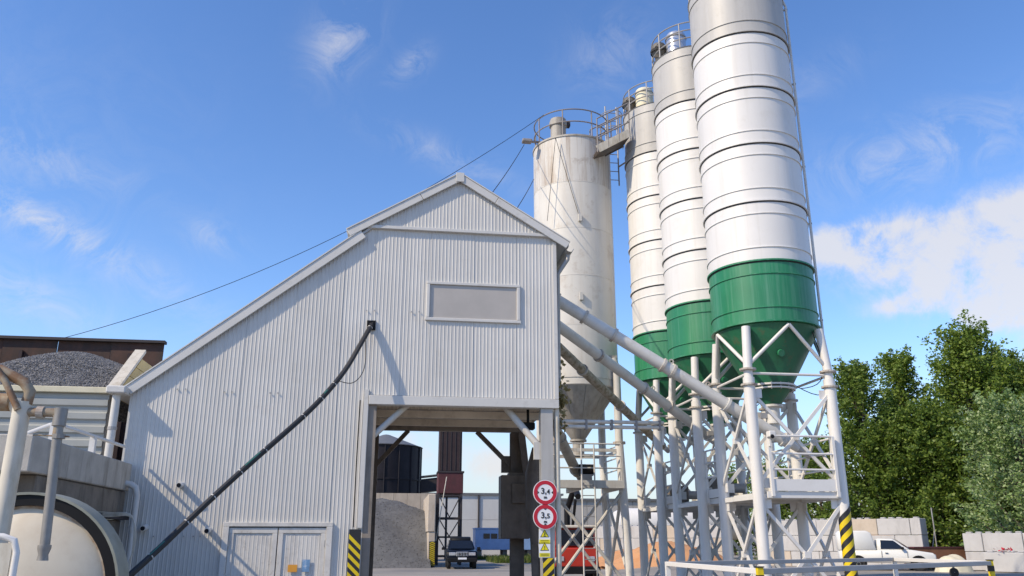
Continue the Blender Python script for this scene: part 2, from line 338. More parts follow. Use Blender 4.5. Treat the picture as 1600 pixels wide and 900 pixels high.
# door/window openings live in the sheets; the core sits behind
core(YF+.06, YF+.16, 'wall_frame'); core(YB-.16, YB-.02, 'wall_frame')
PIT = .076; PROF = [(0, 0), (.040, 0), (.050, -.0065), (.060, -.0065), (.070, 0)]
def corr_x(x0, x1, zlo, zhi, y=YF):
    b = MB(); k0 = int(math.floor((x0-BX0)/PIT)); pts = []
    k = k0
    while BX0+k*PIT < x1+PIT:
        for dx, dy in PROF:
            pts.append((BX0+k*PIT+dx, dy))
        k += 1
    def dep(x):
        for i in range(len(pts)-1):
            if pts[i][0] <= x <= pts[i+1][0]: t = (x-pts[i][0])/(pts[i+1][0]-pts[i][0]+1e-9); return pts[i][1]*(1-t)+pts[i+1][1]*t
        return 0
    X = [x0]+[p[0] for p in pts if x0+.004 < p[0] < x1-.004]+[x1]
    for x in X: b.v += [V((x, y+dep(x), zlo(x))), V((x, y+dep(x), max(zlo(x), zhi(x))))]
    for i in range(len(X)-1): b.f.append((2*i, 2*i+2, 2*i+3, 2*i+1))
    return b
c_ = lambda v: (lambda x: v)
BAND = 8.06
DX0, DX1, DZ = -3.02, -1.13, 1.88
WX0, WX1, WZ0, WZ1 = .66, 2.52, 6.1, 6.83
tops = lambda x: min(wall_top(x), BAND)
cuts = [BX0, -4.2, DX0, -2.08, DX1, GX0, .1, WX0, 1.6, WX1, BX1]
for i in range(len(cuts)-1):
    a, b = cuts[i], cuts[i+1]; a2 = a+(.002 if i else 0); dy = (i % 2)*.004
    zl = DZ+.0 if DX0 <= a < DX1 else 0 if a < GX0 else GZ+.2
    if WX0 <= a < WX1:
        corr_x(a2, b, c_(zl), c_(WZ0), YF-dy).build('cladding_sheet', 'clad', B)
        corr_x(a2, b, c_(WZ1), tops, YF-dy).build('cladding_sheet', 'clad', B)
    else: corr_x(a2, b, c_(zl), tops, YF-dy).build('cladding_sheet', 'clad', B)
gab = [b_in.x+.06, .1, apex.x, 2.2, BX1-.1]
for i in range(4): corr_x(gab[i]+.002, gab[i+1], c_(BAND+.02), lambda x: max(BAND+.02, wall_top(x)), YF-.03).build('gable_sheet', 'clad', B)
MB().box((b_in.x-.1, YF-.085, BAND-.035), (BX1-.03, YF+.02, BAND+.035)).build('flashing_band', 'trim', B, bevel=.006)
# side cladding (right and left faces) and back
def corr_y(y0, y1, z0, z1, x, sgn):
    b = corr_x(y0, y1, c_(z0), c_(z1), 0); b.v = [V((x-sgn*p.y, p.x, p.z)) for p in b.v]; return b
for a in (16.83, 18.0, 19.2): corr_y(a, a+1.19, GZ+.2, wall_top(BX1), BX1, 1).build('cladding_sheet', 'clad', B)
for a in (16.83, 18.0, 19.2): corr_y(a, a+1.19, 0, wall_top(BX0), BX0, -1).build('cladding_sheet', 'clad', B)
MB().box((BX0+.01, YF+.1, 0), (BX0+.1, YB-.1, wall_top(BX0)-.03)).build('side_frame', 'core', B)
MB().box((BX1-.1, YF+.1, GZ+.1), (BX1-.01, YB-.1, wall_top(BX1)-.03)).build('side_frame', 'core', B)
for (x0, x1, z0) in ((BX0, GX0, 0), (GX0, BX1, GZ+.2)):
    corr_x(x0+.01, x1-.01, c_(z0), lambda x: wall_top(x), YB).xf(Matrix.Translation((0, .03, 0))).build('rear_cladding', 'clad', B)
# corner trims
MB().box((BX1-.05, YF-.04, GZ+.2), (BX1+.03, YF+.03, wall_top(BX1)-.02)).build('corner_trim', 'trim', B)
MB().box((GX0-.1, YF-.05, 1.85), (GX0-.01, YF+.02, GZ+.3)).build('corner_trim', 'trim', B)
# roof slabs, barge boards, ridge
def slab(p, q, y0, y1, th, name, m):
    b = MB(); b.prism([(p[0], p[1]), (q[0], q[1]), (q[0], q[1]-th), (p[0], p[1]-th)], 'y', y0, y1); return b.build(name, m, B)
A2 = (apex.x, apex.z)
slab((brk.x, brk.z), A2, OV+.02, YB+.2, .06, 'roof_sheet', 'roof'); slab((apex.x+.001, apex.z), (reav.x, reav.z), OV+.02, YB+.2, .06, 'roof_sheet', 'roof')
lo_r = (b_in.x+.1, low.z+sLow*(b_in.x+.1-low.x)-.05)
slab((low.x-.22, low.z-sLow*.22-.01), lo_r, OV+.045, YB+.19, .06, 'roof_sheet', 'roof')
def barge(p, q, name='barge_board', w_=.13, fy=0):
    d = V((q[0]-p[0], 0, q[1]-p[1])); n = V((-d.z, 0, d.x)).normalized()
    if n.z < 0: n = -n
    pts = [V((p[0], 0, p[1]))+n*.03, V((q[0], 0, q[1]))+n*.03, V((q[0], 0, q[1]))-n*w_, V((p[0], 0, p[1]))-n*w_]
    MB().prism([(a.x, a.z) for a in pts], 'y', OV-.03+fy, OV+.015+fy).build(name, 'trim', B, bevel=.006)
    pts2 = [V((p[0], 0, p[1]))+n*.032, V((q[0], 0, q[1]))+n*.032, V((q[0], 0, q[1]))+n*.055, V((p[0], 0, p[1]))+n*.055]
    MB().prism([(a.x, a.z) for a in pts2], 'y', OV-.045+fy, OV+.25+fy).build('edge_flashing', 'trim', B)
j1 = at(657, 307, Y=OV); j2 = at(778, 316, Y=OV)
def lerp2(p, q, x): t = (x-p[0])/(q[0]-p[0]); return (x, p[1]+t*(q[1]-p[1]))
pL, pA, pR = (brk.x, brk.z), A2, (reav.x, reav.z)
for a, b in ((pL, lerp2(pL, pA, j1.x-.004)), (lerp2(pL, pA, j1.x+.004), pA), (pA, lerp2(pA, pR, j2.x-.004)), (lerp2(pA, pR, j2.x+.004), pR)): barge(a, b)
lo_e = (brk.x+.30, low.z+sLow*(brk.x+.30-low.x)-.05)
barge((low.x-.2, low.z-sLow*.2), lo_e, w_=.15, fy=.02)
MB().box((apex.x-.09, OV-.05, apex.z-.17), (apex.x+.09, OV-.035, apex.z+.045)).build('apex_plate', 'trim', B, bevel=.004)
MB().tube([(apex.x, OV+.05, apex.z+.03), (apex.x, YB+.2, apex.z+.03)], .07, 8).build('ridge_cap', 'trim', B)
# gutters and downpipes
GU = thing('eaves_gutter', 'white box gutter with round downpipe at the low eave beside gravel bay', 'gutter', (low.x-.2, OV, 3))
gp, gq = at(189, 592, Y=16.4), at(228, 603, Y=16.4)
MB().box((low.x-.48, 16.42, low.z-.30), (low.x-.13, YB, low.z-.16)).build('trough', 'trim', GU, bevel=.02)
MB().tube([(low.x-.33, 16.62, low.z-.28), (low.x-.33, 16.62, 3.3), (low.x-.33, 16.62, 2.6)], .075, 14).build('downpipe', 'trim', GU, smooth=True)
MB().tube([(low.x-.33, 16.62, 3.62), (low.x-.33, 16.62, 3.68)], .085, 14).build('pipe_clip', 'galv', GU)
GR = thing('right_gutter', 'grey rain gutter and bent downpipe under the high right eave', 'gutter', (reav.x, OV, 7.5))
MB().lathe([(.09, OV-.02), (.09, YB+.2)], (reav.x+.02, 0, reav.z-.1), 12, 'y', pi, 2*pi).build('trough', 'galv', GR, smooth=True)
MB().tube([(reav.x+.02, OV+.2, reav.z-.17), (reav.x-.0, OV+.2, reav.z-.3), (BX1+.1, OV+.28, reav.z-.62), (BX1+.08, OV+.3, 4.5)], .05, 10).build('downpipe', 'galv', GR, smooth=True)
# window
wn = MB().box((WX0, YF-.01, WZ0), (WX1, YF+.03, WZ1)).build('window', 'core', B)
MB().box((WX0+.002, YF-.016, WZ0+.002), (WX1-.002, YF-.0105, WZ1-.002)).build('pane', 'pane', wn)
for a, b in (((WX0-.07, WZ1), (WX1+.07, WZ1+.065)), ((WX0-.09, WZ0-.065), (WX1+.09, WZ0)), ((WX0-.07, WZ0+.002), (WX0, WZ1-.002)), ((WX1, WZ0+.002), (WX1+.07, WZ1-.002))):
    MB().box((a[0], YF-.055, a[1]), (b[0], YF+.0, b[1])).build('frame', 'trim', wn, bevel=.008)
# door
for i, (xa, xb) in enumerate(((DX0+.05, -2.085), (-2.065, DX1-.05))):
    d_ = MB().box((xa, YF-.005, .02), (xb, YF+.045, DZ-.03)).build('door_leaf', 'door', B)
    for a, b in (((xa, DZ-.13), (xb, DZ-.031)), ((xa, .02), (xa+.09, DZ-.132)), ((xb-.09, .02), (xb, DZ-.132))):
        MB().box((a[0], YF-.03, a[1]), (b[0], YF-.006, b[1])).build('leaf_frame', 'door', d_, bevel=.004)
    q = corr_x(xa+.1, xb-.1, c_(.03), c_(DZ-.14), YF-.006); q.v = [V((p.x, YF-.007+(p.y-YF+.006)*.5, p.z)) for p in q.v]; q.build('infill_sheet', 'door', d_)
    for z in (.4, 1.5): MB().box(((xb-.02) if i else xa-.02, YF-.05, z), ((xb+.02) if i else xa+.02, YF-.031, z+.12)).build('hinge', 'galv', d_)
for a, b in (((DX0-.07, DZ-.01), (DX1+.07, DZ+.07)), ((DX0-.07, 0), (DX0+.045, DZ-.011)), ((DX1-.045, 0), (DX1+.07, DZ-.011))):
    MB().box((a[0], YF-.06, a[1]), (b[0], YF+.03, b[1])).build('door_frame', 'door', B, bevel=.006)
def plate(name, label, cat, p, w_, h_, m, y, th=.012):
    o = MB().box((p[0]-w_/2, y-th, p[1]-h_/2), (p[0]+w_/2, y, p[1]+h_/2)).build(name, m, None); return tag(o, label, cat)
pp = at(457, 888, Y=YF-.03); plate('notice', 'small torn orange notice stuck on right door leaf', 'notice', (pp.x, pp.z), .17, .13, 'orange', YF-.034)
pp = at(478, 884, Y=YF-.03); plate('poster', 'small torn blue and white poster stuck on right door leaf', 'poster', (pp.x, pp.z), .14, .22, 'poster_blue', YF-.034)
# gate: beam, soffit, inner wall, columns, braces
MB().box((GX0-.0, YF-.07, GZ), (BX1+.03, YF+.14, GZ+.185)).build('gate_beam', 'trim', B, bevel=.008)
sf = corr_x(GX0, BX1-.03, c_(YF+.15), c_(YB-.18), 0); sf.v = [V((p.x, p.z, GZ+.1+p.y)) for p in sf.v]; sf.build('soffit', 'soffit', B)
for y in (17.9, 19.2): MB().box((GX0, y, GZ-.08), (BX1-.1, y+.1, GZ+.07)).build('soffit_beam', 'soffit', B)
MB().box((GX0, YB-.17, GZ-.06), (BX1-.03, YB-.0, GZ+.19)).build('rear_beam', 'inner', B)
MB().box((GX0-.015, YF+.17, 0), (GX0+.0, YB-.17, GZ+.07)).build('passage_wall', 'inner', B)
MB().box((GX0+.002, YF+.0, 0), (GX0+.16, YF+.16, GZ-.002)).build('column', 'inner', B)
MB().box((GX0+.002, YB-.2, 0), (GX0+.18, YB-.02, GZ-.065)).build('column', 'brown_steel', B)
cL, cR = 3.02, 3.27
colf = MB(); colf.box((cL, YF-.02, 0), (cR, YF+.005, GZ-.002)); colf.box((cL, YF+.18, 0), (cR, YF+.205, GZ-.002)); colf.box((3.13, YF+.0052, 0), (3.16, YF+.1798, GZ-.002)); colf.build('column', 'col_grey', B)
MB().tube([(3.37, YF+.06, 0), (3.37, YF+.06, GZ-.002)], .055, 12).build('drain_pipe', 'old_white', B, smooth=True)
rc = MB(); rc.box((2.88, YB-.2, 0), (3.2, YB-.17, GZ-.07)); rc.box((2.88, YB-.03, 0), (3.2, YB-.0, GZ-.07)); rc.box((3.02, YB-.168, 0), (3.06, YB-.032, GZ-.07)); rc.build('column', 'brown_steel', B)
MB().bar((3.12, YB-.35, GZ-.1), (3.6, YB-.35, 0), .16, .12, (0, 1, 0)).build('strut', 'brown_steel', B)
MB().bar((3.32, YB-.6, 3.0), (3.42, YB-.6, 0), .14, .14, (0, 1, 0)).build('strut', 'brown_steel', B)
MB().tube([(GX0+.1, YF+.1, 3.62), (.28, YF+.3, GZ+.06)], .065, 10).build('knee_brace', 'leg_old', B, smooth=True)
MB().tube([(cL+.02, YF+.1, 3.42), (2.32, YF+.3, GZ+.06)], .075, 10).build('knee_brace', 'leg_old', B, smooth=True)
MB().box((2.88, YF+.02, 3.2), (3.02, YF+.1, 3.55)).build('gusset', 'leg_old', B)
MB().bar((GX0+.1, YB-.1, 3.3), (.38, YB-.1, GZ-.06), .1, .12, (0, 1, 0)).build('knee_brace', 'brown_steel', B)
MB().bar((2.9, YB-.1, 3.35), (2.05, YB-.1, GZ-.06), .1, .12, (0, 1, 0)).build('knee_brace', 'brown_steel', B)
MB().box((2.66, YB-.14, 3.2), (2.9, YB-.06, 3.6)).build('gusset', 'brown_steel', B)
CB = thing('steel_cabinet', 'tall dark brown steel cabinet hung on the rear gate column', 'cabinet', (2.9, YB-.5, 1.6))
q0, q1 = at(783, 742, Y=YB-.7), at(828, 842, Y=YB-.7)
MB().box((q0.x, YB-.7, q1.z), (q1.x, YB-.22, q0.z)).build('body', 'brown_steel', CB, bevel=.02)
MB().box((q0.x+.25, YB-.78, q0.z-.65), (q1.x+.02, YB-.702, q0.z-.2)).build('door_panel', 'brown_steel', CB, bevel=.01)
MB().box((q0.x+.2, YB-.65, q0.z+.001), (q1.x-.1, YB-.3, q0.z+.06)).build('lid', 'brown_steel', CB)
pk = MB(); pk.tube([at(838, 700, Y=19.2), at(834, 740, Y=19.2), at(832, 800, Y=19.2), at(836, 850, Y=19.2)], [.1, .2, .16, .08], 12)
tag(pk.build('canvas_chute', 'brown_steel', None, smooth=True), 'dark brown drooping canvas chute behind the sign column', 'chute')
SL = thing('floodlight', 'dark floodlight under the gate soffit by the right column', 'floodlight', at(825, 668, Y=17.4))
p = at(825, 668, Y=17.4); MB().box(p+V((-.16, -.1, -.05)), p+V((.14, .1, .1))).build('housing', 'black', SL, bevel=.02); MB().tube([p+V((0, 0, .1)), V((p.x, p.y, GZ+.06))], .03, 8).build('bracket', 'black', SL)
# conduit beside the gate
cn = MB(); pts = [at(563, 625, Y=YF-.05), at(557, 720, Y=YF-.05), at(552, 824, Y=YF-.05)]; cn.tube(pts, .012, 6)
tag(cn.build('conduit', 'black', None), 'thin black conduit running down the cladding beside the gate', 'cable')
# hazard strips
def hazard(name, label, x0, x1, z0, z1, y, slope=-1, n=9, parent=None):
    T = thing(name, label, 'hazard marking', ((x0+x1)/2, y, z0)); MB().box((x0, y, z0), (x1, y+.015, z1)).build('backing', 'hazard_black', T)
    pit = (z1-z0)/n*2; wd = x1-x0; k = -4
    while z0+k*pit < z1:
        a = z0+k*pit; po = [(x0, a), (x1, a+slope*wd*.95), (x1, a+slope*wd*.95+pit/2), (x0, a+pit/2)]
        # clip to the board
        def clip(poly, zc, keep):
            r = []
            for i in range(len(poly)):
                u, v = poly[i], poly[(i+1) % len(poly)]; iu, iv = keep(u[1]), keep(v[1])
                if iu: r.append(u)
                if iu != iv: t = (zc-u[1])/(v[1]-u[1]); r.append((u[0]+t*(v[0]-u[0]), zc))
            return r
        po = clip(po, z0, lambda z: z >= z0); po = clip(po, z1, lambda z: z <= z1) if po else po
        if len(po) > 2: MB().prism(po, 'y', y-.003, y-.0005).build('stripe', 'yellow', T)
        k += 1
    return T
hl = at(546, 827, Y=YF-.07); hr = at(563, 827, Y=YF-.07)
hazard('hazard_board', 'black and yellow striped board on the cladding at the gate corner', hl.x, hr.x+.02, .3, hl.z, YF-.09, -1, 18)
hazard('hazard_board', 'black and yellow striped strip below warning signs on gate column', cL+.01, cR-.02, .1, at(850, 872, Y=YF).z, YF-.05, 1, 12)
# signs
def disc(name, label, c, r, y, txt, tri):
    T = thing(name, label, 'road sign', (c[0], y, c[1]))
    def ring(r0, r1, y0, y1, nm, m):
        b = MB(); b.lathe([(r0, y0), (r1, y0), (r1, y1), (r0, y1), (r0, y0)], (c[0], 0, c[1]), 48, 'y'); b.build(nm, m, T)
    MB().lathe([(.001, y), (r, y), (r, y+.02), (.001, y+.02)], (c[0], 0, c[1]), 48, 'y').build('plate', 'sign_white', T)
    ring(r*.66, r*.95, y-.004, y-.0005, 'red_ring', 'red')
    def text(s, size, dx, dz):
        cu = bpy.data.curves.new('t', 'FONT'); cu.body = s; cu.size = size; cu.align_x = 'CENTER'; cu.align_y = 'CENTER'; cu.extrude = .002; cu.offset = .003
        to = bpy.data.objects.new('t', cu); COL.objects.link(to); dg = bpy.context.evaluated_depsgraph_get(); dg.update()
        me = bpy.data.meshes.new_from_object(to.evaluated_get(dg)); bpy.data.objects.remove(to)
        o = bpy.data.objects.new('lettering', me); COL.objects.link(o); me.materials.clear(); me.materials.append(MATS['hazard_black']); o.parent = T
        me.transform(Matrix.Translation((dx, -.004, dz)) @ Matrix.Rotation(pi/2, 4, 'X'))
    text(txt[:2], r*.66, -r*.13, r*.1); text(txt[2:], r*.52, r*.25, r*.05); text('m', r*.34, 0, -r*.38)
    for s in (-1, 1):
        if tri == 'x': po = [(c[0]+s*r*.645, c[1]+r*.13), (c[0]+s*r*.645, c[1]-r*.13), (c[0]+s*r*.5, c[1])]
        else: po = [(c[0]-r*.15, c[1]+s*r*.645), (c[0]+r*.15, c[1]+s*r*.645), (c[0], c[1]+s*r*.53)]
        MB().prism(po, 'y', y-.004, y-.0005).build('arrow', 'hazard_black', T)
    return T
s1p, s2p = at(852, 769.5, Y=YF-.12), at(852, 807.5, Y=YF-.12)
MB().bar((s1p.x, YF-.06, s1p.z), (s1p.x, YF-.06, s2p.z), .06, .04).build('sign_bracket', 'galv', B)
disc('width_limit_sign', 'round red ringed width limit sign reading 3,4 m', (s1p.x, s1p.z), .245, YF-.12, '3,4', 'x')
disc('height_limit_sign', 'round red ringed height limit sign reading 3,5 m', (s2p.x, s2p.z), .245, YF-.12, '3,5', 'z')
def warn(name, label, c, y, sym):
    T = thing(name, label, 'warning sign', (c[0], y, c[1])); w_, h_ = .115, .145
    MB().box((c[0]-w_, y, c[1]-h_), (c[0]+w_, y+.006, c[1]+h_)).build('plate', 'sign_white', T)
    MB().box((c[0]-w_*.92, y-.002, c[1]-h_*.93), (c[0]+w_*.92, y-.0005, c[1]-h_*.42)).build('caption_panel', 'sign_yellow', T)
    def tri(k, y0, m, nm): 
        r = .095*k; cz = c[1]+.035
        MB().prism([(c[0]-r*.95, cz-r*.55), (c[0]+r*.95, cz-r*.55), (c[0], cz+r*1.1)], 'y', y0-.0015, y0).build(nm, m, T)
    tri(1, y-.0005, 'hazard_black', 'triangle_border'); tri(.78, y-.0025, 'sign_yellow', 'triangle')
    z = c[1]+.035
    for po in sym: MB().prism([(c[0]+a*.05, z+b*.05) for a, b in po], 'y', y-.0065, y-.0045).build('symbol', 'hazard_black', T)
    for k in range(2): MB().box((c[0]-w_*.7, y-.004, c[1]-h_*(.56+.2*k)-.004), (c[0]+w_*.7, y-.0025, c[1]-h_*(.56+.2*k)+.004)).build('caption_line', 'hazard_black', T)
w1, w2 = at(851, 838, Y=YF-.05), at(851, 859, Y=YF-.05)
warn('hand_warning_sign', 'upper yellow triangle warning plate under the round signs', (w1.x, w1.z), YF-.05, [[(-.5, -.7), (.5, -.7), (.4, -.4), (-.5, -.45)], [(-.4, -.2), (.1, .7), (.35, .5), (0, -.2)]])
warn('danger_sign', 'lower yellow triangle warning plate with exclamation mark', (w2.x, w2.z), YF-.05, [[(-.13, .7), (.13, .7), (.08, -.25), (-.08, -.25)], [(-.12, -.42), (.12, -.42), (.12, -.66), (-.12, -.66)]])
# lights / cameras on the wall
for k, (x, y, lb) in enumerate(((282, 757, 'white round wall lamp high above the hose'), (226, 824, 'white round wall lamp beside the grey drain pipe'), (325, 828, 'white round wall lamp close to the double door'))):
    p = at(x, y, Y=YF-.08); T = thing('wall_lamp', lb, 'lamp', p)
    MB().tube([(p.x, YF+.0, p.z), (p.x, YF-.2, p.z-.02)], .055, 14).build('housing', 'white_paint', T, smooth=True)
    MB().tube([(p.x, YF-.201, p.z-.02), (p.x, YF-.215, p.z-.022)], .04, 14).build('lens', 'glass', T)
for (x, y) in ((240, 838), (287, 838), (313, 838), (302, 838), (212, 608), (277, 608), (290, 608), (350, 612), (362, 612), (422, 614), (434, 614), (573, 485), (585, 485), (643, 487), (655, 487)):
    p = at(x, y, Y=YF-.03); MB().box((p.x-.012, YF-.04, p.z-.012), (p.x+.012, YF-.02, p.z+.012)).build('screw', 'galv', B)
# black hose
H = thing('black_hose', 'thick black hose bundle sagging down across the white cladding', 'hose', (-.53, 16.7, 5.9))
hp = [at(x, y, Y=Y_) for x, y, Y_ in ((582, 505, 16.86), (578, 512, 16.7), (562, 540, 16.45), (540, 577, 16.2), (512, 612, 15.9), (480, 645, 15.6), (440, 681, 15.25), (400, 716, 14.9), (350, 761, 14.55), (300, 808, 14.2), (250, 856, 13.85), (205, 897, 13.5), (150, 945, 13.2), (80, 1005, 12.8))]
def spline(P, n=6):
    o = []
    for i in range(len(P)-1):
        a, b, c, d = P[max(0, i-1)], P[i], P[i+1], P[min(len(P)-1, i+2)]
        for k in range(n):
            t = k/n; o.append(.5*((2*b)+(c-a)*t+(2*a-5*b+4*c-d)*t*t+(3*b-a-3*c+d)*t*t*t))
    return o+[P[-1]]
hs_ = spline(hp); MB().tube(hs_, .05, 12).build('hose_body', 'hose', H, smooth=True)
MB().tube([p+V((.025, -.03, .035)) for p in hs_], .015, 6).build('cable', 'hose', H, smooth=True)
for k in (6, 22, 26, 31, 40, 45, 50, 55, 62, 67):
    d = (hs_[k+1]-hs_[k]).normalized(); MB().tube([hs_[k]-d*.007, hs_[k]+d*.007], .056, 10).build('cable_tie', 'white_paint', H)
for a, b in ((41, 45), (59, 63), (24, 26)): MB().tube([hs_[k]+V((0, -.045, .025)) for k in range(a, b)], .014, 6).build('teal_sleeve', 'teal', H)
hh = at(580, 508, Y=YF-.04); MB().box((hh.x-.09, YF-.045, hh.z-.1), (hh.x+.09, YF-.0, hh.z+.1)).build('wall_entry', 'black', H)
lw = spline([hs_[21], hs_[17]+V((.12, -.05, -.35)), hs_[12]+V((.12, -.05, -.45)), hs_[9]]); MB().tube(lw, .008, 5).build('loose_wire', 'black', H)

# ------------------------------------------------------------------ silos
def ring(b, r, z, pr, h): b.lathe([(r-.01, z-h/2), (r+pr, z-h/2), (r+pr, z+h/2), (r-.01, z+h/2)], (0, 0, 0), 72); return b
RAD = 1.2
JO = [6.25, 7.67, 9.13, 10.62, 12.13, 13.66, 15.42]
def silo(cx, cy, label, idx):
    T = thing('cement_silo', label, 'silo', (cx, cy, 0), 'tall cement silos in a row'); o = V((cx, cy, 0))
    def bl(b, *a, **k): b.v = [p+o for p in b.v]; return b.build(*a, **k)
    cols = ['silo_green', 'silo_white', 'silo_white', 'silo_white', 'silo_white', 'silo_grey']
    for i in range(6):
        z0, z1 = JO[i]+.012, JO[i+1]-.012
        sec = bl(MB().lathe([(RAD-.05, z0), (RAD, z0), (RAD, z1), (RAD-.05, z1)], seg=72), 'shell_section', cols[i], T, smooth=True)
        bl(ring(MB(), RAD, z0+.02, .042, .036), 'flange', cols[0] if i == 1 else cols[i], sec)
        for z in ((z0+.34), (z1-.27)):
            bl(MB().lathe([(RAD-.005, z-.014), (RAD+.022, z-.012), (RAD+.022, z+.006), (RAD-.005, z+.022)], seg=72), 'stiffener_ring', cols[i], sec)
    for i in range(1, 6): bl(ring(MB(), RAD-.02, JO[i], .03, .03), 'shade_and_rim_ring', 'shade_and_rim_ring', T)  # black rings at the joints, painting in the shadow beneath each flange
    bl(MB().lathe([(RAD, JO[6]-.012), (RAD+.03, JO[6]), (RAD*.6, JO[6]+.1), (.01, JO[6]+.16)], seg=72), 'top_cap', 'silo_grey', T, smooth=True)
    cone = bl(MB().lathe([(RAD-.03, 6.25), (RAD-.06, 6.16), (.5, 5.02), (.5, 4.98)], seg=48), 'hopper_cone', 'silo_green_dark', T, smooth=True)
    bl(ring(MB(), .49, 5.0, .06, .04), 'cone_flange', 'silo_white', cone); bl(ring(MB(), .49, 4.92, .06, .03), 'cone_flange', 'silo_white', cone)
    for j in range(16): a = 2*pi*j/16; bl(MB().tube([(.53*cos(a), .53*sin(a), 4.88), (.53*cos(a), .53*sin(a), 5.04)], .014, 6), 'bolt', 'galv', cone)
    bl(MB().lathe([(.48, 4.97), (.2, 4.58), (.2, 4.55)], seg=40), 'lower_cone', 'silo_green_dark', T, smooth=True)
    sp = bl(MB().lathe([(.24, 4.58), (.24, 4.53), (.16, 4.52), (.16, 4.2), (.2, 4.19), (.2, 4.15), (.13, 4.14), (.13, 3.75)], seg=24), 'outlet_spout', 'tube_white', T, smooth=True)
    bl(MB().box((-.32, -.05, 4.28), (-.16, .05, 4.4)), 'valve_drive', 'galv', sp)
    bl(MB().box((-.05, -.81, 5.5), (.07, -.74, 5.6)).xf(Matrix.Rotation(-.4, 4, 'X') @ Matrix.Translation((0, 0, 0))) if False else MB().tube([(-.1, -.86, 5.62), (-.1, -.92, 5.6)], .08, 12), 'sensor_cap', 'silo_green', cone)
    # legs
    q = .936; L0 = .868
    corners = [(-1, -1), (1, -1), (1, 1), (-1, 1)]
    for sx, sy in corners:
        top = V((sx*L0, sy*L0, 6.18)); j = V((sx*q, sy*q, 5.2))
        lg = bl(MB().tube([top, j, V((sx*q, sy*q, 5.02))], .098, 16), 'upper_leg', 'leg_white', T, smooth=True)
        ll = bl(MB().tube([(sx*q, sy*q, 5.02), (sx*q, sy*q, .02)], .125, 18), 'leg', 'leg_white', T, smooth=True)
        for z in (5.2, 4.86): bl(MB().lathe([(.09, z-.02), (.18, z-.02), (.18, z+.02), (.09, z+.02)], (sx*q, sy*q, 0), 18), 'collar', 'collar', ll)
        bl(MB().box((sx*q-.2, sy*q-.2, 0), (sx*q+.2, sy*q+.2, .025)), 'base_plate', 'galv', ll)
    for k in range(4):
        a, b = V((corners[k][0], corners[k][1], 0)), V((corners[(k+1) % 4][0], corners[(k+1) % 4][1], 0)); mid = (a+b)/2
        n_ = mid.normalized()
        mt = mid.normalized()*(RAD-.02)+V((0, 0, 6.2))
        for e in (a, b): bl(MB().tube([mt, e*q*.98+V((0, 0, 5.3))], .042, 10), 'knee_brace', 'leg_white', T, smooth=True)
        bl(MB().tube([a*q+V((0, 0, 5.12)), b*q+V((0, 0, 5.12))], .03, 8), 'tie_bar', 'leg_white', T, smooth=True)
        for s, (e, f) in enumerate(((a, b), (b, a))):
            off = n_*(.03 if s else -.03)
            for z0, z1 in ((4.75, 2.75), (2.42, .25)):
                bl(MB().bar(e*q+V((0, 0, z0))+off, f*q+V((0, 0, z1))+off, .07, .045, n_), 'cross_brace', 'leg_white' if idx == 0 else 'leg_old', T)
        for zc in (3.75, 1.335):
            c_g = mid*q+V((0, 0, zc)); bl(MB().bar(c_g-n_*.06, c_g+n_*.06, .13, .13), 'gusset_plate', 'leg_white' if idx == 0 else 'leg_old', T)
        for e, f in ((a, b), (b, a)):
            for zc in (4.68, 2.78, 2.36):
                c_g = e*q+(f-e).normalized()*.19+V((0, 0, zc)); bl(MB().bar(c_g-n_*.008, c_g+n_*.008, .16, .2), 'gusset_plate', 'leg_white' if idx == 0 else 'leg_old', T)
        bl(MB().bar(a*q+V((0, 0, 2.5)), b*q+V((0, 0, 2.5)), .08, .1), 'beam', 'leg_white', T)
    # roof railing
    zt = JO[6]+.02; rr = RAD-.02
    for h in (.28, .54, .8):
        bl(MB().tube([(rr*cos(2*pi*j/48), rr*sin(2*pi*j/48), zt+h) for j in range(49)], .02, 6, False), 'guard_rail', 'galv', T, smooth=True)
    for j in range(10):
        a = 2*pi*j/10+.3; x, y = rr*cos(a), rr*sin(a); bl(MB().tube([(x, y, zt-.15), (x, y, zt+.8)], .02, 6), 'rail_post', 'galv', T)
    vx, vy = -1.0, .06
    f = bl(MB().lathe([(.13, zt+.0), (.13, zt+.3), (.24, zt+.44), (.24, zt+.6), (.19, zt+.7), (.02, zt+.76)], (vx, vy, 0), 20), 'relief_valve', 'valve_brown', T, smooth=True)
    bl(MB().lathe([(.26, zt+.42), (.27, zt+.48), (.26, zt+.5)], (vx, vy, 0), 20), 'valve_rim', 'shade_and_rim_ring', f)
    fx, fy = -.58, -.3
    f = bl(MB().lathe([(.3, zt+.0), (.3, zt+.78), (.27, zt+.85), (.02, zt+.9)], (fx, fy, 0), 28), 'dust_filter', 'chrome' if idx == 1 else 'cream', T, smooth=True)
    for z in (.12, .7): bl(ring(MB(), .3, zt+z, .02, .03).xf(Matrix.Translation((fx, fy, 0))), 'filter_band', 'galv', f)
    # fill pipe up the right-hand side
    a = R(-25); x, y = (RAD+.065)*cos(a), (RAD+.065)*sin(a)
    fp = bl(MB().tube([(x, y, .8), (x, y, 15.0), (x*.93, y*.93, 15.3), (x*.7, y*.7, 15.42), (x*.6, y*.6, 15.52)], .032, 10), 'fill_pipe', 'tube_white', T, smooth=True)
    for z in (6.5, 8.9, 10.4, 12.7, 14.9): bl(MB().bar((x*.9, y*.9, z), (x*1.03, y*1.03, z), .05, .035), 'pipe_clip', 'galv', fp)
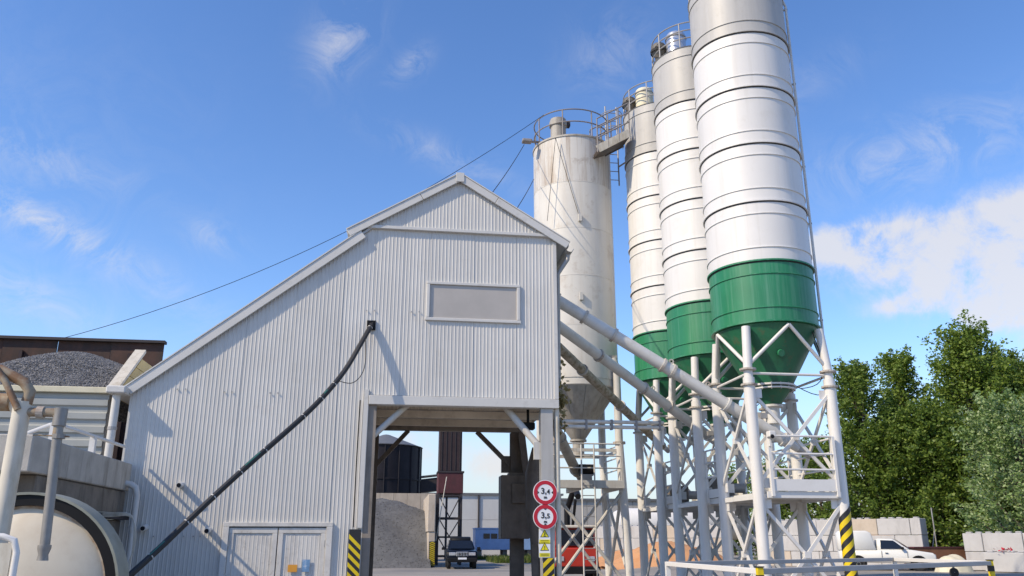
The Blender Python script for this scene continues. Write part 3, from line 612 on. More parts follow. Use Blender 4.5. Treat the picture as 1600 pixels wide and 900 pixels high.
    # trailing cables under the rim
    for p0, p1, sag in (((.62, -1.02, 6.1), (.5, -.45, 4.9), .35), ((.85, -.85, 5.9), (.45, -.4, 4.95), .6)):
        p0, p1 = V(p0), V(p1); bl(MB().tube([p0.lerp(p1, t)+V((.35*sin(pi*t), 0, -sag*sin(pi*t))) for t in [i/10 for i in range(11)]], .01, 5), 'cable', 'black', T)
    return T
SX = 8.58; SY = [17.76, 21.0, 24.24]
silo(SX, SY[0], 'cement silo with pale grey top, end of the row by the entrance railing', 0)
silo(SX, SY[1], 'cement silo with shiny metal filter drum on top, middle of the row', 1)
silo(SX, SY[2], 'cement silo joined to the dirty white silo by a catwalk', 2)

# old white silo
OX, OY, OR = 5.72, 25.26, 1.315
T4 = thing('old_silo', 'stained off white silo with grey hopper behind the batching building', 'silo', (OX, OY, 0)); o4 = V((OX, OY, 0))
def b4(b, *a, **k): b.v = [p+o4 for p in b.v]; return b.build(*a, **k)
zz = [6.35, 8.0, 9.6, 11.2, 12.8, 14.42]
for i in range(5):
    sec = b4(MB().lathe([(OR-.03, zz[i]+.004), (OR, zz[i]+.004), (OR, zz[i+1]-.004), (OR-.03, zz[i+1]-.004)], seg=72), 'shell_section', 'silo_old_top' if i == 4 else 'silo_old', T4, smooth=True)
    b4(MB().lathe([(OR-.01, zz[i+1]-.012), (OR+.006, zz[i+1]-.008), (OR+.006, zz[i+1]+.008), (OR-.01, zz[i+1]+.012)], seg=72), 'weld_seam', 'silo_old', sec)
b4(MB().lathe([(OR, 14.41), (OR+.03, 14.42), (OR+.03, 14.48), (.9, 14.57), (.01, 14.62)], seg=72), 'top_cap', 'hopper_old', T4, smooth=True)
b4(MB().lathe([(OR-.02, 6.37), (OR-.02, 6.15), (OR-.06, 6.12)], seg=72), 'skirt', 'silo_old', T4, smooth=True)
for j in range(12):
    a0, a1 = 2*pi*j/12, 2*pi*(j+1)/12
    b4(MB().lathe([(OR-.05, 6.14), (.2, 4.6)], seg=3, a0=a0+.004, a1=a1-.004), 'hopper_plate', 'hopper_old', T4)
b4(MB().lathe([(.26, 4.62), (.26, 4.56), (.18, 4.55), (.18, 4.1)], seg=24), 'outlet_spout', 'hopper_old', T4, smooth=True)
q4 = 1.02
for sx, sy in ((-1, -1), (1, -1), (1, 1), (-1, 1)):
    b4(MB().tube([(sx*.95, sy*.95, 7.0), (sx*q4, sy*q4, 6.7), (sx*q4, sy*q4, 4.45)], .12, 16), 'upper_leg', 'leg_old', T4, smooth=True)
    ll = b4(MB().tube([(sx*q4, sy*q4, 4.4), (sx*(q4+.16), sy*(q4+.16), .02)], .125, 16), 'leg', 'leg_white', T4, smooth=True)
    b4(MB().lathe([(.1, 4.39), (.19, 4.39), (.19, 4.46), (.1, 4.46)], (sx*q4, sy*q4, 0), 18), 'collar', 'collar', ll)
    b4(MB().box((sx*.9-.15, sy*.9-.15, 7.02), (sx*.9+.15, sy*.9+.15, 7.1)), 'bracket', 'hopper_old', ll)
cs = [(-1, -1), (1, -1), (1, 1), (-1, 1)]
for k in range(4):
    a, b = V((*cs[k], 0)), V((*cs[(k+1) % 4], 0)); n_ = (a+b).normalized()
    for s, (e, f) in enumerate(((a, b), (b, a))):
        off = n_*(.04 if s else -.04)
        b4(MB().tube([e*(q4+.05)+V((0, 0, 3.05))+off, f*(q4+.14)+V((0, 0, .3))+off], .05, 8), 'cross_brace', 'leg_old', T4, smooth=True)
    b4(MB().bar(a*(q4+.03)+V((0, 0, 4.2)), b*(q4+.03)+V((0, 0, 4.2)), .07, .09), 'beam', 'leg_old', T4)
for h in (.5, .95):
    b4(MB().tube([((OR-.03)*cos(2*pi*j/48), (OR-.03)*sin(2*pi*j/48), 14.48+h) for j in range(49)], .022, 6, False), 'guard_rail', 'rail_rust', T4, smooth=True)
for j in range(8):
    a = 2*pi*j/8+.35; x, y = (OR-.03)*cos(a), (OR-.03)*sin(a); b4(MB().tube([(x, y, 14.2), (x, y, 15.43)], .022, 6), 'rail_post', 'rail_rust', T4)
f = b4(MB().lathe([(.26, 14.5), (.26, 14.95), (.3, 14.97), (.3, 15.12), (.27, 15.14), (.27, 15.22), (.02, 15.3)], (-.62, -.8, 0), 24), 'relief_valve', 'hopper_old', T4, smooth=True)
b4(MB().box((-.42, -.9, 15.0), (-.22, -.7, 15.14)), 'valve_drive', 'steel_dark', f)
FL = thing('roof_floodlight', 'small brown floodlight sticking out left of the old silo top', 'floodlight', at(828, 222, D=25))
p = at(826, 221, D=25); p2 = V((OX-OR*.9, OY-.4, p.z+.1)); MB().bar(p, p2, .08, .06).build('arm', 'rail_rust', FL); MB().box(p+V((-.22, -.12, -.05)), p+V((.1, .12, .06))).build('lamp_head', 'rail_rust', FL, bevel=.02)
for x, y in ((906, 340), (908, 463)):
    p = at(x, y, D=24.55); b = MB().box(p+V((-.05, -.06, -.12)), p+V((.05, .04, .12))); b.build('lug', 'leg_old', T4)

# catwalk
CW = thing('catwalk', 'short steel catwalk with railings linking two silo tops', 'catwalk', (6.9, 24.0, 13.7))
c0, c1 = at(928, 242, D=24.75), at(977, 217, D=25.1); d = (c1-c0).normalized(); n_ = V((-d.y, d.x, 0)).normalized()
if n_.y > 0: n_ = -n_
for k in range(8):
    a, b = c0.lerp(c1, k/8+.004), c0.lerp(c1, (k+1)/8-.004); MB().bar(a+n_*.04, b+n_*.04, .72, .03).build('deck_plank', 'rail_rust', CW)
for s in (-.36, .44): MB().bar(c0+n_*s, c1+n_*s, .03, .26).build('side_plate', 'old_white' if s > 0 else 'brown_steel', CW)
MB().bar(c0+n_*.04+V((0, 0, -.1)), c1+n_*.04+V((0, 0, -.1)), .6, .06).build('under_frame', 'brown_steel', CW)
for s in (-.36, .44):
    for h in (.4, .75, 1.1): MB().tube([c0+n_*s+V((0, 0, h)), c1+n_*s+V((0, 0, h))], .022, 6).build('hand_rail', 'rail_rust', CW)
    for k in range(4): q = c0.lerp(c1, k/3); MB().tube([q+n_*s+V((0, 0, -.12)), q+n_*s+V((0, 0, 1.1))], .022, 6).build('rail_post', 'rail_rust', CW)
LAD = thing('caged_ladder', 'galvanised caged ladder rising beside the catwalk', 'ladder', (7.0, 24.9, 13.7))
for s in (0, .4): MB().tube([(6.9+s, 25.0, 13.2), (6.9+s, 25.0, 16.2)], .025, 6).build('stile', 'galv', LAD)
for k in range(9): MB().tube([(6.9, 25.0, 13.4+k*.32), (7.3, 25.0, 13.4+k*.32)], .014, 6).build('rung', 'galv', LAD)
MB().bar((6.95, 25.0, 13.6), (6.6, 25.1, 13.6), .04, .04).build('stay', 'galv', LAD); MB().bar((7.3, 25.0, 13.9), (7.45, 24.6, 13.9), .04, .04).build('stay', 'galv', LAD)
for z in (14.6, 15.2, 15.8): MB().tube([(7.1+.38*cos(t), 25.0-.45*sin(t)*1.1, z) for t in [pi*i/10 for i in range(11)]], .014, 6).build('cage_hoop', 'galv', LAD)

# ------------------------------------------------------------------ screw conveyors
def conveyor(label, p_top, p_bot, r, m, flanges, motor=True, lugs=()):
    p_top, p_bot = V(p_top), V(p_bot); T = thing('screw_conveyor', label, 'screw conveyor', p_bot, 'inclined screw conveyors'); d = (p_top-p_bot).normalized(); Ln = (p_top-p_bot).length
    MB().tube([p_bot, p_top], r, 20).build('tube', m, T, smooth=True)
    for t in flanges: q = p_bot.lerp(p_top, t); MB().tube([q-d*.03, q+d*.03], r+.035, 20).build('flange', m if t < .3 else 'collar', T)
    if motor: MB().tube([p_bot, p_bot-d*.18], r*.7, 16).build('gearbox', 'tube_white', T); MB().tube([p_bot-d*.18, p_bot-d*.5], r*.6, 16).build('motor', 'galv', T, smooth=True)
    u = V((0, 0, 1))-d*d.z; u.normalize()
    for t in lugs:
        q = p_bot.lerp(p_top, t)+u*(r+.0); MB().lathe([(.03, -.012), (.06, -.012), (.06, .012), (.03, .012), (.03, -.012)], q+u*.05, 14, 'y').build('lifting_eye', 'collar', T)
    return T
def through(px, py, D_, bot, X=3.3):
    q = at(px, py, D=D_); bot = V(bot); t = (X-bot.x)/(q.x-bot.x); return bot+(q-bot)*t
e1 = at(1236, 694, D=19.75); e2 = V((8.85, 21.02, 3.9)); e3 = V((8.7, 24.24, 3.6))
q2 = at(1083, 663, D=22.6); q3 = at(1020, 682, D=25.4)
e2 = q2+(q2-at(872, 508, D=18.9)).normalized()*1.0; e3 = q3+(q3-at(872, 541, D=19.8)).normalized()*.8
conveyor('longest white screw conveyor reaching under the silo by the platform', through(872, 470, 17.95, e1), e1, .135, 'tube_white', (.03, .26, .48, .52, .72, .84, .955), lugs=(.99, .35, .5))
conveyor('middle off white screw conveyor running from gable wall to second silo', through(872, 509, 18.9, e2), e2, .128, 'tube_white', (.05, .3, .45, .7, .97), lugs=(.985, .4))
conveyor('mossy brown lowest screw conveyor covered in crusted dirt', through(872, 542, 19.8, e3), e3, .122, 'tube_moss', (.05, .4, .7, .97), lugs=(.985,))
# crust lumps on the mossy conveyor
tb, tt = e3, through(872, 542, 19.8, e3); cr = MB()
for k in range(70):
    t = random.uniform(.3, .98); q = tb.lerp(tt, t)+V((0, random.uniform(-.08, .08), .1)); s = random.uniform(.015, .035)
    cr.tube([q-V((s, 0, s*.5)), q+V((0, 0, s*.6)), q+V((s, 0, -s*.3))], [s*.3, s, s*.4], 5)
tag(cr.build('dirt_crust', 'tube_moss', None, kind='stuff'), 'lumps of dried dirt crusted on the mossy screw conveyor', 'dirt')
conveyor('short steep screw conveyor under the old silo hopper', (3.6, 20.2, 5.1), (5.6, 25.0, 3.6), .15, 'hopper_old', (.05, .5), lugs=())
# pipe rack between building and silos
PR = thing('pipe_rack', 'rusty double pipe running level from gate column to silo legs', 'pipe', (5, 17.5, 3.9))
a, b = at(866, 658, Y=17.0), at(1036, 661, Y=18.4)
for dz in (0, -.11): MB().tube([a+V((0, 0, dz)), b+V((0, 0, dz))], .042, 10).build('pipe', 'leg_old', PR, smooth=True)
for k in range(5): q = a.lerp(b, .04+k*.23); MB().bar(q+V((0, 0, .05)), q+V((0, 0, -.17)), .05, .12).build('pipe_clamp', 'rail_rust', PR)
MB().tube([b+V((-.03, 0, -.1)), b+V((-.03, 0, -.5))], .035, 8).build('pipe_drop', 'leg_old', PR, smooth=True)

# ------------------------------------------------------------------ access platforms
PF = thing('access_platform', 'white steel access platform with railings between the silo legs', 'platform', (SX, 21, 2.5))
px0, px1, py0, py1, pz = 7.8, 9.45, 16.7, 25.3, 2.6
MB().box((px0, py0, pz-.13), (px1, py0+.06, pz+.0)).build('edge_beam', 'white_paint', PF)
for x in (px0, px1-.06): MB().box((x, py0+.062, pz-.13), (x+.06, py1, pz)).build('edge_beam', 'white_paint', PF)
for k in range(24):
    y0 = py0+.065+k*(py1-py0-.065)/24; MB().box((px0+.062, y0, pz-.045), (px1-.062, y0+(py1-py0-.065)/24-.012, pz-.008)).build('deck_plank', 'concrete', PF)
for y in (17.2, 18.4, 19.6, 20.6, 21.8, 23, 24.2): MB().box((px0+.062, y, pz-.13), (px1-.062, y+.07, pz-.048)).build('cross_beam', 'tube_white', PF)
def rails(T, pts, hs, m, toe=.2):
    for i in range(len(pts)-1):
        a, b = V(pts[i]), V(pts[i+1])
        for h in hs: MB().tube([a+V((0, 0, h)), b+V((0, 0, h))], .022, 8).build('hand_rail', m, T, smooth=True)
        if toe: MB().bar(a+V((0, 0, toe/2+.01)), b+V((0, 0, toe/2+.01)), .012, toe).build('toe_board', m, T)
        n = max(1, int((b-a).length/1.7))
        for k in range(n+1): q = a.lerp(b, k/n); MB().box(q+V((-.03, -.03, -.1)), q+V((.03, .03, hs[-1]))).build('rail_post', m, T)
rails(PF, [(px0+.1, py0-.035, pz), (px1-.1, py0-.035, pz)], (.45, .78, 1.15), 'white_paint', .24)
rails(PF, [(px1+.04, py0+.3, pz), (px1+.04, py1-.2, pz)], (.5, .85, 1.15), 'white_paint', .15)
rails(PF, [(px0-.035, 18.9, pz), (px0-.035, 20.0, pz)], (.5, .85, 1.15), 'white_paint', .2)
rails(PF, [(px0-.035, 22.1, pz), (px0-.035, 23.2, pz)], (.5, .85, 1.15), 'leg_old', .2)
CC = thing('security_camera', 'white bullet security camera on the access platform rail', 'camera', at(1192, 690, D=18.3))
p = V((px0+.1, py0-.12, pz+1.12)); MB().box(p+V((-.06, -.12, -.02)), p+V((.08, .06, .11))).build('housing', 'white_paint', CC, bevel=.015); MB().tube([p+V((-.01, -.12, .0)), p+V((-.02, -.16, -.02))], .04, 12).build('lens', 'glass', CC); MB().box(p+V((-.02, .0, -.2)), p+V((.02, .06, -.021))).build('bracket', 'white_paint', CC)
# machinery on platform: pumps, valves under silos 2 and 3
for k, (y, lb) in enumerate(((20.3, 'grey rotary feeder box under the middle silo outlet'), (23.6, 'grey rotary feeder box under the silo next to the catwalk'))):
    T = thing('feeder_box', lb, 'feeder', (8.3, y, pz)); MB().box((8.0, y, pz), (8.6, y+.5, pz+.55)).build('body', 'concrete_dark', T, bevel=.03); MB().tube([(8.6, y+.25, pz+.3), (8.95, y+.25, pz+.3)], .12, 14).build('motor', 'galv', T, smooth=True)
    MB().tube([(8.3, y+.25, pz+.55), (8.4, y+.5, pz+1.15)], .1, 12).build('chute', 'leg_old', T, smooth=True)
# platform of the old silo
P4 = thing('old_platform', 'dull grey service platform under the old silo hopper', 'platform', (OX, 24, 3.1))
a, b = at(866, 748, Y=23.9), at(957, 748, Y=23.9)
MB().box((4.4, 23.85, 3.08), (6.75, 23.93, 3.3)).build('edge_beam', 'leg_old', P4)
for k in range(8): MB().box((4.4, 23.935+k*.28, 3.2), (6.75, 23.935+k*.28+.27, 3.24)).build('deck_plank', 'concrete_dark', P4)
for x in (4.4, 5.5, 6.65): MB().box((x, 23.94, 3.05), (x+.08, 26.2, 3.195)).build('cross_beam', 'leg_old', P4)
rails(P4, [(4.45, 23.89, 3.3), (6.7, 23.89, 3.3)], (.35, .7, 1.05), 'leg_old', 0)
rails(P4, [(6.72, 24.0, 3.3), (6.72, 26.0, 3.3)], (.35, .7, 1.05), 'leg_old', 0)
LD = thing('access_ladder', 'white ladder leading up to the old silo platform', 'ladder', (5.6, 23.7, 0))
for s in (0, .38): MB().tube([(5.45+s, 23.72, .0), (5.45+s, 23.72, 4.3)], .024, 6).build('stile', 'leg_old' if s else 'white_paint', LD)
for k in range(14): MB().tube([(5.45, 23.72, .25+k*.29), (5.83, 23.72, .25+k*.29)], .014, 6).build('rung', 'galv', LD)
MB().bar((5.5, 23.72, 3.2), (5.5, 23.86, 3.2), .04, .04).build('stay', 'galv', LD)
MTR = thing('drive_motor', 'dark blue drive motor on the old silo platform', 'motor', (5.7, 24.5, 3.25)); p = V((5.62, 24.3, 3.24))
MB().tube([p+V((-.1, 0, .38)), p+V((.3, 0, .38))], .17, 16).build('stator', 'black', MTR, smooth=True); MB().box(p+V((-.05, -.12, .0)), p+V((.25, .12, .25))).build('foot', 'galv', MTR)

# cables
def cable(label, a, b, sag, r=.012):
    a, b = V(a), V(b); pts = [a.lerp(b, t/24)-V((0, 0, sag*4*(t/24)*(1-t/24))) for t in range(25)]; o = MB().tube(pts, r, 5).build('overhead_cable', 'black', None)
    return tag(o, label, 'cable')
cable('long thin cable from the old silo railing sagging over the roof to the gravel bay', (OX-1.1, OY-.75, 15.42), at(92, 530, D=27), .9, .0095)
cable('short stay cable from old silo top down to the roof slope', at(819, 226, D=25), at(770, 300, Y=19.5), .05, .011)
cable('second stay cable from old silo shell down to the eave', at(834, 280, D=25), at(808, 325, Y=19.5), .03, .011)
cable('thin wire hanging down the old silo shell to a lug', at(868, 215, D=24.5), at(905, 338, D=24.55), .02, .009)
cable('thin wire hanging straight down the old silo shell', at(868, 215, D=24.5), at(855, 345, D=24.6), .02, .009)
# weed on the building corner
def tuft(name, label, c, rad, n, m, size, cat='weed', kind=None, up=.6):
    b = MB()
    for k in range(n):
        p = V(c)+V((random.gauss(0, rad[0]), random.gauss(0, rad[1]), abs(random.gauss(0, rad[2])) if up > 0 else random.gauss(0, rad[2])))
        u = V((random.gauss(0, 1), random.gauss(0, 1), random.gauss(0, 1)+up)).normalized()*size; v = u.cross(V((random.gauss(0, 1), random.gauss(0, 1), random.gauss(0, 1)))).normalized()*size*.35
        b.poly([p, p+u*.5+v, p+u, p+u*.5-v])
    return tag(b.build(name, m, None, kind=kind), label, cat)
p = at(876, 622, Y=17.0); tuft('wall_weed', 'dry climbing weed hanging from the building corner below the conveyors', p, (.06, .06, .28), 160, 'leaf_dry', .12, up=0)

# ------------------------------------------------------------------ left side: gravel bay, wall, drum, standpipe
GB = thing('gravel_bay', 'corrugated grey gravel bay wall with white top beam beside building', 'bay wall', (-8, 17, 0))
bt = at(100, 606, Y=16.9).z
prof = [(0, 0), (.09, 0), (.12, -.04), (.23, -.04), (.26, 0)]
for row in range(4):
    z1 = bt-.1-row*.52; b = MB(); zs = []
    for k in range(2):
        for dz, dy in prof: zs.append((z1-k*.26-dz, dy))
    zs.append((z1-.515, 0))
    for z, dy in zs: b.v += [V((-13, 16.92+dy, z)), V((-5.5, 16.92+dy, z))]
    b.f = [(2*i, 2*i+1, 2*i+3, 2*i+2) for i in range(len(zs)-1)]; b.build('corrugated_sheet', 'bay_metal', GB)
MB().box((-13, 16.96, .8), (-5.5, 17.08, bt-.1)).build('backing', 'core', GB)
MB().box((-13, 16.82, bt-.095), (-5.42, 17.1, bt+.02)).build('top_beam', 'cream', GB, bevel=.01)
MB().box((-13, 16.8, .0), (-5.3, 17.3, .8)).build('footing', 'concrete', GB)
CBD = thing('side_boards', 'cream painted sloping side boards between gravel and building roof', 'boards', (-5.35, 17.5, 4.3))
for k in range(4):
    y0, y1 = 17.0, 20.5
    def zt_(y): return min(bt+.05+(y-17.0)*.75, bt+1.15)
    zl0 = .25*k
    MB().prism([(17.0+zl0/.75*.98, bt-.1+zl0), (20.6, bt-.1+zl0), (20.6, bt-.1+zl0+.24), (17.0+(zl0+.24)/.75*.98, bt-.1+zl0+.24)], 'x', -5.52+.004*k, -5.4+.004*k).build('board', 'board_yellow', CBD)
MB().bar((-5.46, 16.85, bt-.05), (-5.46, 18.35, bt+1.08), .22, .07, (0, -.6, .8)).build('cap_strip', 'old_white', CBD)
# gravel heap
def heap(name, label, fn, x0, x1, y0, y1, n, m, mmat, stones=0, ssz=.03, cat='heap'):
    b = MB(); nx_, ny_ = n, int(n*(y1-y0)/(x1-x0))+2
    for j in range(ny_+1):
        for i in range(nx_+1):
            x, y = x0+(x1-x0)*i/nx_, y0+(y1-y0)*j/ny_; b.v.append(V((x, y, fn(x, y)+random.uniform(-1, 1)*ssz*.5)))
    b.f = [(j*(nx_+1)+i, j*(nx_+1)+i+1, (j+1)*(nx_+1)+i+1, (j+1)*(nx_+1)+i) for j in range(ny_) for i in range(nx_)]
    for k in range(stones):
        x, y = random.uniform(x0, x1), random.uniform(y0, y1); c = V((x, y, fn(x, y))); s = ssz*random.uniform(.5, 1.3); i = len(b.v)
        for dx, dy, dz in ((1, 0, 0), (-1, 0, 0), (0, 1, 0), (0, -1, 0), (0, 0, 1), (0, 0, -.6)): b.v.append(c+V((dx*s*random.uniform(.6, 1.2), dy*s*random.uniform(.6, 1.2), dz*s*random.uniform(.5, 1))))
        b.f += [tuple(i+q for q in t) for t in ((0, 2, 4), (2, 1, 4), (1, 3, 4), (3, 0, 4), (2, 0, 5), (1, 2, 5), (3, 1, 5), (0, 3, 5))]
    o = b.build(name, mmat, None, kind='stuff', smooth=(mmat == 'gravel_pale'), sharp=80); return tag(o, label, cat)
hx, hy = at(112, 549, Y=18.8).x, 18.8; hz = at(112, 549, Y=18.8).z
def fg(x, y):
    r = sqrt(((x-hx)*.36)**2+((y-hy)*.78)**2); return max(bt-.3, hz+.16-sqrt(r*r+.03)-.012*sin(5*x)+.01*sin(7*y))
heap('gravel_heap', 'dark grey crushed stone heap inside the corrugated bay', fg, -12.9, -5.6, 17.15, 20.6, 70, None, 'gravel', 60000, .028)
# rusty back wall of the bay
RW = thing('rusty_wall', 'dark rusty steel sheet wall standing behind the gravel heap', 'wall', (-9, 22, 0))
rz = at(150, 534, Y=22).z; xr = at(256, 545, Y=22).x; xs_ = [xr-1.3*k for k in range(7)]
for k in range(6): MB().box((xs_[k+1]+.008, 22+.02*(k % 2), 2.5), (xs_[k]-.008, 22.04+.02*(k % 2), rz)).build('steel_sheet', 'rust_wall', RW)
for k in range(6): MB().box((xs_[k+1]-.04+.5, 21.88, 2.5), (xs_[k+1]+.04+.5, 21.995, rz-.3)).build('stiffener', 'rust_dark', RW)
MB().box((xs_[6], 21.9, rz), (xr+.03, 22.12, rz+.07)).build('top_angle', 'steel_dark', RW)
for x in (xr-.3, xr-3, xr-6): MB().box((x-.1, 22.13, 0), (x+.1, 22.35, rz)).build('post', 'rust_dark', RW)
MB().bar((-10.5, 21.6, 6.05), (-8.9, 21.6, 5.3), .2, .15).build('strut', 'rust_dark', RW)
# concrete retaining wall
CWL = thing('retaining_wall', 'stained concrete retaining wall running up to the cladding', 'wall', (-5, 15, 0))
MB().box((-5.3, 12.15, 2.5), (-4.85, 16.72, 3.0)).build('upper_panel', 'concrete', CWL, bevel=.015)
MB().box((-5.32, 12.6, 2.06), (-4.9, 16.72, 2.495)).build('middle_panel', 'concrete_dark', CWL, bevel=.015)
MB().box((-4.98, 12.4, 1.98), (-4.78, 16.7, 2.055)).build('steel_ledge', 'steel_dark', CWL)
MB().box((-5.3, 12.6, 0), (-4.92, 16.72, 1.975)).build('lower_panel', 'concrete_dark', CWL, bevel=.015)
HR = thing('ramp_handrail', 'white tubular handrail along the concrete wall top', 'handrail', (-5, 14, 3))
a, b, c = at(0, 694, Y=10.5), at(86, 660, X=-5.0), at(202, 698, X=-5.0)
pr = [V((-9.0, 12.7, 3.1)), V((-5.0, 12.75, 3.38)), V((-5.0, 16.5, 3.38))]
pb = at(86, 661, X=-5.0); pr = [at(-120, 712, Y=pb.y), at(0, 693, Y=pb.y), pb, V((-5.0, 16.6, pb.z+.02))]
MB().tube(pr, .03, 8).build('top_rail', 'white_paint', HR, smooth=True)
MB().tube([at(-120, 760, Y=pb.y), at(0, 728, Y=pb.y), V((pb.x, pb.y, at(70, 706, Y=pb.y).z))], .025, 8).build('mid_rail', 'white_paint', HR, smooth=True)
for y in (pb.y, 14.9): MB().box((-5.045, y-.045, 2.95), (-4.955, y+.045, pb.z-.0)).build('rail_post', 'white_paint', HR)
# ramp / stone platform under the rail
heap('gravel_fill', 'grey gravel fill behind the concrete wall under the handrail', lambda x, y: 2.62+.05*sin(3*x+y), -12, -5.35, 12.3, 16.75, 40, None, 'gravel', 3000, .035)
FB = MB().box((-12, 12.25, 0), (-5.33, 16.78, 2.55)); tag(FB.build('fill_block', 'concrete_dark', None), 'dark concrete platform carrying the gravel fill behind the drum', 'platform')
GPp = thing('drain_pipe', 'grey plastic drain pipe with elbow beside the retaining wall', 'pipe', (-4.75, 16.5, 0))
p0 = at(209, 757, Y=16.5); MB().tube([p0+V((-.2, 0, .02)), p0+V((-.05, 0, .0)), p0+V((.04, 0, -.06)), p0+V((.08, 0, -.2)), V((p0.x+.08, 16.5, .0))], .06, 12).build('pipe', 'trim', GPp, smooth=True)
MB().tube([p0+V((.08, 0, -.75)), p0+V((.08, 0, -.82))], .07, 12).build('coupling', 'trim', GPp)
cb = MB()
for k in range(4): cb.tube(spline([at(130, 798+k*2, Y=15.2), at(170, 801+k*2, Y=15.2), at(206, 806+k, Y=15.2), at(208+k, 850, Y=15.2), at(200-k*3, 900, Y=15.2)]), .008, 5)
tag(cb.build('loose_cables', 'old_white', None), 'bundle of pale loose cables hanging by the drain pipe', 'cables')
# drum
DR = thing('mixing_drum', 'big cream drum end with black rim ring', 'drum', (-3.85, 10, 0))
dc = V((-3.92, 10.0, 1.06)); dr = 1.06; ax = 'y'
MB().lathe([(.01, -.16), (.3, -.14), (.55, -.095), (.75, -.035), (.85, .012), (dr-.13, .05)], dc, 64, ax).build('end_disc', 'cream_disc', DR, smooth=True)
MB().lathe([(dr-.24, .026), (dr-.142, .03)], dc, 64, ax).build('worn_edge', 'worn_cream', DR, smooth=True)
MB().lathe([(dr-.14, .052), (dr-.14, -.03), (dr-.03, -.03), (dr-.03, .06)], dc, 64, ax).build('rim_ring', 'black', DR, smooth=True)
MB().lathe([(dr-.028, -.05), (dr, -.05), (dr+.01, .3), (dr-.028, .3)], dc, 64, ax).build('outer_band', 'drum_band', DR, smooth=True)
MB().lathe([(dr-.12, .28), (.72, .75), (.55, 1.6), (.05, 1.9)], dc, 64, ax).build('shell', 'cream_disc', DR, smooth=True)
MB().tube([dc+V((0, -.1, 0)), dc+V((0, -.3, 0))], .12, 20).build('hub', 'rusty_pipe', DR, smooth=True)
for a in (R(248), R(310)): MB().bar(dc+V((.1*cos(a), -.2, .1*sin(a))), dc+V((.85*cos(a), -.03, .85*sin(a))), .1, .03, (0, 1, 0)).build('spoke', 'black', DR)
for s in (-1, 1): MB().box((dc.x+s*.6-.15, 10.4, 0), (dc.x+s*.6+.15, 11.8, .22)).build('cradle', 'steel_dark', DR)
# standpipe with fittings
SP = thing('water_standpipe', 'old white water standpipe with rusty pipework and hanging hose pipe', 'standpipe', (-3.3, 8, 0))
t0 = at(36, 628, Y=8)
MB().tube([(t0.x, 8, 0), (t0.x, 8, t0.z)], .075, 20).build('post', 'old_white', SP, smooth=True)
MB().tube([(t0.x-1.3, 8.0, t0.z+.48), at(0, 578, Y=8), at(38, 597, Y=8), at(47, 612, Y=8), V((t0.x+.03, 8, t0.z-.02))], .05, 12).build('top_elbow', 'rusty_pipe', SP, smooth=True)
MB().tube([at(-20, 560, Y=7.95), at(8, 595, Y=7.92), at(28, 640, Y=7.92)], .03, 10).build('rusty_stay', 'rusty_pipe', SP, smooth=True)
MB().tube([at(-60, 612, Y=8.1), at(20, 632, Y=8.1), V((t0.x, 8.08, t0.z-.12))], .055, 12).build('side_pipe', 'old_white', SP, smooth=True)
MB().lathe([(.05, -.06), (.085, -.05), (.085, .05), (.05, .06)], at(8, 628, Y=8.1), 16, 'x').build('union_nut', 'rusty_pipe', SP, smooth=True)
el = at(95, 645, Y=8.0); bt_ = at(68, 876, Y=8.0)
MB().tube([V((t0.x, 8, el.z+.0)), V((el.x-.05, 8, el.z)), V((el.x, 8, el.z-.05)), V((el.x, 8, el.z-.2))], .042, 14).build('branch_pipe', 'rusty_pipe', SP, smooth=True)
MB().tube([V((el.x-.2, 8, el.z)), V((el.x-.14, 8, el.z))], .055, 14).build('coupling', 'collar', SP)
MB().tube([V((el.x, 8, el.z+.04)), V((el.x, 8, el.z-.12))], .058, 14).build('elbow', 'grey_pipe', SP, smooth=True)
MB().tube([V((el.x, 8, el.z-.12)), V((bt_.x-.01, 8, bt_.z+.13))], .042, 14).build('drop_pipe', 'grey_pipe', SP, smooth=True)
MB().tube([V((bt_.x-.01, 8, bt_.z+.13)), V((bt_.x-.01, 8, bt_.z+.1)), V((bt_.x-.01, 8, bt_.z+.05)), V((bt_.x-.01, 8, bt_.z+.0))], [.055, .055, .04, .048], 14).build('nozzle', 'grey_pipe', SP, smooth=True)
q = at(92, 682, Y=8); MB().tube([q+V((-.22, 0, .01)), q+V((.09, 0, 0))], .008, 6).build('clamp_rod', 'rusty_pipe', SP); MB().tube([q+V((-.0, 0, -.02)), q+V((.0, 0, .02))], .055, 12).build('clamp', 'grey_pipe', SP)
# white framed box at the corner
WB = thing('tube_framed_panel', 'rusty pale panel in a rounded white tube frame by the standpipe', 'panel', (-3.2, 7, 0))
f0 = at(30, 838, Y=7.2); x1 = f0.x; z1 = f0.z
MB().tube([(x1-.7, 7.2, z1), (x1-.12, 7.2, z1), (x1-.03, 7.2, z1-.03), (x1, 7.2, z1-.12), (x1, 7.2, 0)], .025, 10).build('tube_frame', 'white_paint', WB, smooth=True)
MB().tube([(x1-.7, 7.2, z1), (x1-.7, 7.2, 0)], .025, 10).build('tube_frame', 'white_paint', WB, smooth=True)
MB().box((x1-.67, 7.19, .35), (x1-.035, 7.21, z1-.05)).build('panel_sheet', 'old_white', WB)

